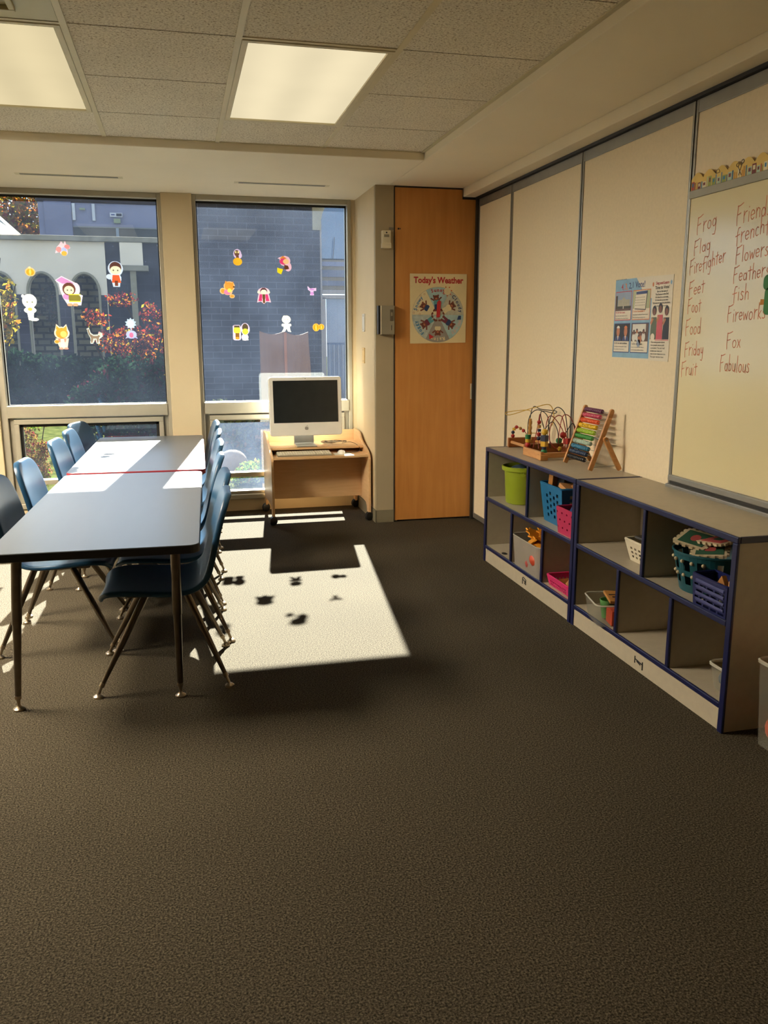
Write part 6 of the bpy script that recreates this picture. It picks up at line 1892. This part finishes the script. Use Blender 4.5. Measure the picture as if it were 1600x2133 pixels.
box('notice', -1.83, -1.62, 29.9, 29.96, 5.0, 5.14, mat('notice_yellow', 'B8C29A', 0.7), ub)
box('notice', -2.87, -2.70, 29.9, 29.96, 5.38, 5.44, mat('notice_yellow', 'B8C29A', 0.7), ub)

# white marquee roof at the left
q = MB(); ap = (-7.6, 33.0, 7.9); bs = [(-10.3, 31.0, 4.55), (-4.9, 31.0, 4.55), (-4.9, 35.0, 4.55), (-10.3, 35.0, 4.55)]
ring_mid = [(0.5 * (a + ap[0]) + (0.0), 0.5 * (b + ap[1]), 0.5 * (c + ap[2]) - 0.35) for a, b, c in bs]
q.add(bs + ring_mid + [ap], [(0, 1, 5, 4), (1, 2, 6, 5), (2, 3, 7, 6), (3, 0, 4, 7), (4, 5, 8), (5, 6, 8), (6, 7, 8), (7, 4, 8)])
mq = thing('marquee', 'white peaked tent roof at the left beyond the arcade', 'tent', (-7.6, 33.0, 0.03))
q.build('canopy', thin_mat('tent_cloth', 'E8E6DE', 0.3), mq)
for (a, b, c) in bs:
    MB().tube([(a, b, 0.03), (a, b, 4.55)], 0.04, 8).build('pole', M_alu, mq)

# autumn trees
for k, (x, y, h, r_, lb) in enumerate(((-7.5, 44, 9.5, 2.4, 'golden orange autumn tree at the left beyond the marquee'), (-5.2, 47, 9.0, 2.2, 'orange autumn tree beside the grey upper storey'),
                                       (-1.8, 52, 10.2, 3.4, 'autumn tree top showing over the left part of the grey roof'), (3.5, 52, 10.0, 3.4, 'autumn tree top showing over the right part of the grey roof'))):
    plant('autumn_tree', lb, 'tree', (x, y, 0.03), [[(x, y, 0.0), (x + 0.1, y, h * 0.4), (x, y, h * 0.8)], [(x, y, h * 0.35), (x + r_ * 0.5, y, h * 0.75)]],
          [(x, y, h * 0.62, r_, r_, h * 0.30), (x - r_ * 0.5, y, h * 0.5, r_ * 0.7, r_, h * 0.25), (x + r_ * 0.5, y, h * 0.75, r_ * 0.7, r_, h * 0.24)], 4200, 0.17, [L_org, L_yel, L_olv, L_red, L_tan], [5, 3, 3, 2, 2], 80 + k, 'autumn trees beyond the buildings', shell=0.3, stem_r=0.2)

# dark brick wing seen in the right window
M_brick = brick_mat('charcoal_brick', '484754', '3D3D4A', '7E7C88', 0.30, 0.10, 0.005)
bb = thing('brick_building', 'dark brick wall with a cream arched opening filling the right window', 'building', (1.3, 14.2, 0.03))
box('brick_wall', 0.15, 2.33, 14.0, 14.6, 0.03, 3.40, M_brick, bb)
box('eave', 0.10, 2.34, 13.86, 14.6, 3.40, 3.62, mat('tan_eave', '9C8C74', 0.8), bb, bevel=0.01)
q = MB(); q.prism([(2.20, 3.05), (2.335, 3.05), (2.335, 3.20), (2.36, 3.30), (2.40, 3.40), (2.20, 3.40)], 0.06, lambda u, v, w: (u, 13.95 + w, v)); q.prism([(2.33, 3.0), (2.335, 3.2), (2.36, 3.30), (2.41, 3.40), (2.50, 3.62), (2.2, 3.62), (2.2, 3.4), (2.33, 3.4)], 0.5, lambda u, v, w: (u, 14.0 + w, v))
q.build('arch_spandrel', M_trim, bb)
M_refl = mat('sky_reflection_glass', '3C6690', 0.06, 0.0, var=0.05, spec=1.0)  # blue sky reflection is put into the pane's base colour
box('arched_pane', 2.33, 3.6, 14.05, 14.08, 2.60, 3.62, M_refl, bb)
M_bndw = brick_mat('banded_facade', 'B79F7A', '8F8894', '6E6C7C', 3.0, 0.17, 0.02)
box('spandrel_band', 2.33, 3.6, 14.05, 14.1, 2.10, 2.62, mat('tan_band', 'A8987E', 0.6, var=0.05), bb)
box('spandrel_stripe', 2.33, 3.6, 14.03, 14.05, 2.50, 2.57, M_gw, bb); box('spandrel_stripe', 2.33, 3.6, 14.03, 14.05, 2.33, 2.44, mat('stripe_slate', '8C8FA4', 0.6), bb); box('spandrel_stripe', 2.33, 3.6, 14.03, 14.05, 2.19, 2.27, mat('stripe_slate', '8C8FA4', 0.6), bb)
fr_ = MB(); fr_.box(2.318, 2.345, 13.97, 14.1, 0.03, 3.2); fr_.box(2.33, 3.6, 13.97, 14.1, 2.06, 2.12); fr_.box(2.345, 2.40, 13.98, 14.1, 0.03, 2.0); fr_.box(2.345, 3.6, 13.98, 14.1, 1.98, 2.04)
fr_.build('door_surround', mat('pale_pink_frame', 'C9BCB6', 0.6), bb, bevel=0.004)
box('glazed_door', 2.42, 3.3, 14.04, 14.07, 0.03, 1.98, mat('door_glass', '5A6C90', 0.08, spec=0.9, var=0.1, scale=4), bb)
q = MB()
for k in range(8):
    q.box(2.46 + 0.075 * k, 2.470 + 0.075 * k, 13.90, 13.915, 0.10, 1.25)
q.box(2.42, 3.05, 13.90, 13.915, 1.24, 1.27)
q.build('railing_bars', mat('railing_blue', '6E84A8', 0.5), bb)
# aerial seen as a thin leaning rod
MB().tube([(2.53, 13.98, 2.60), (2.56, 13.98, 2.95)], 0.006, 6).build('leaning_rod', M_blackpl, bb)

# solid board put outdoors for the brown reflection in the right window
ts = thing('reflection_board', 'brown scalloped board standing in for a window reflection behind the computer', 'screen', (1.16, 9.5, 0.03))
top = []
for k in range(2):
    xa, xb = (0.885, 1.165) if k == 0 else (1.165, 1.425)
    for i in range(9):
        f_ = i / 8
        top.append((xa + (xb - xa) * f_, 1.435 - 0.035 * math.sin(PI * f_) - (0.0 if k == 0 else 0.01)))
q = MB(); q.prism([(0.885, 0.04)] + [(1.50, 0.04)] + top[::-1], 0.03, lambda u, v, w: (u, 9.5 + w, v)); q.build('boards', wood_mat('reflection_brown', '6A4840', '86604E', (20, 20, 1), 0.8), ts)
box('batten', 1.150, 1.182, 9.485, 9.5, 0.9, 1.42, wood_mat('orange_batten', '96583A', 'A86A48', (20, 20, 1), 0.8), ts)
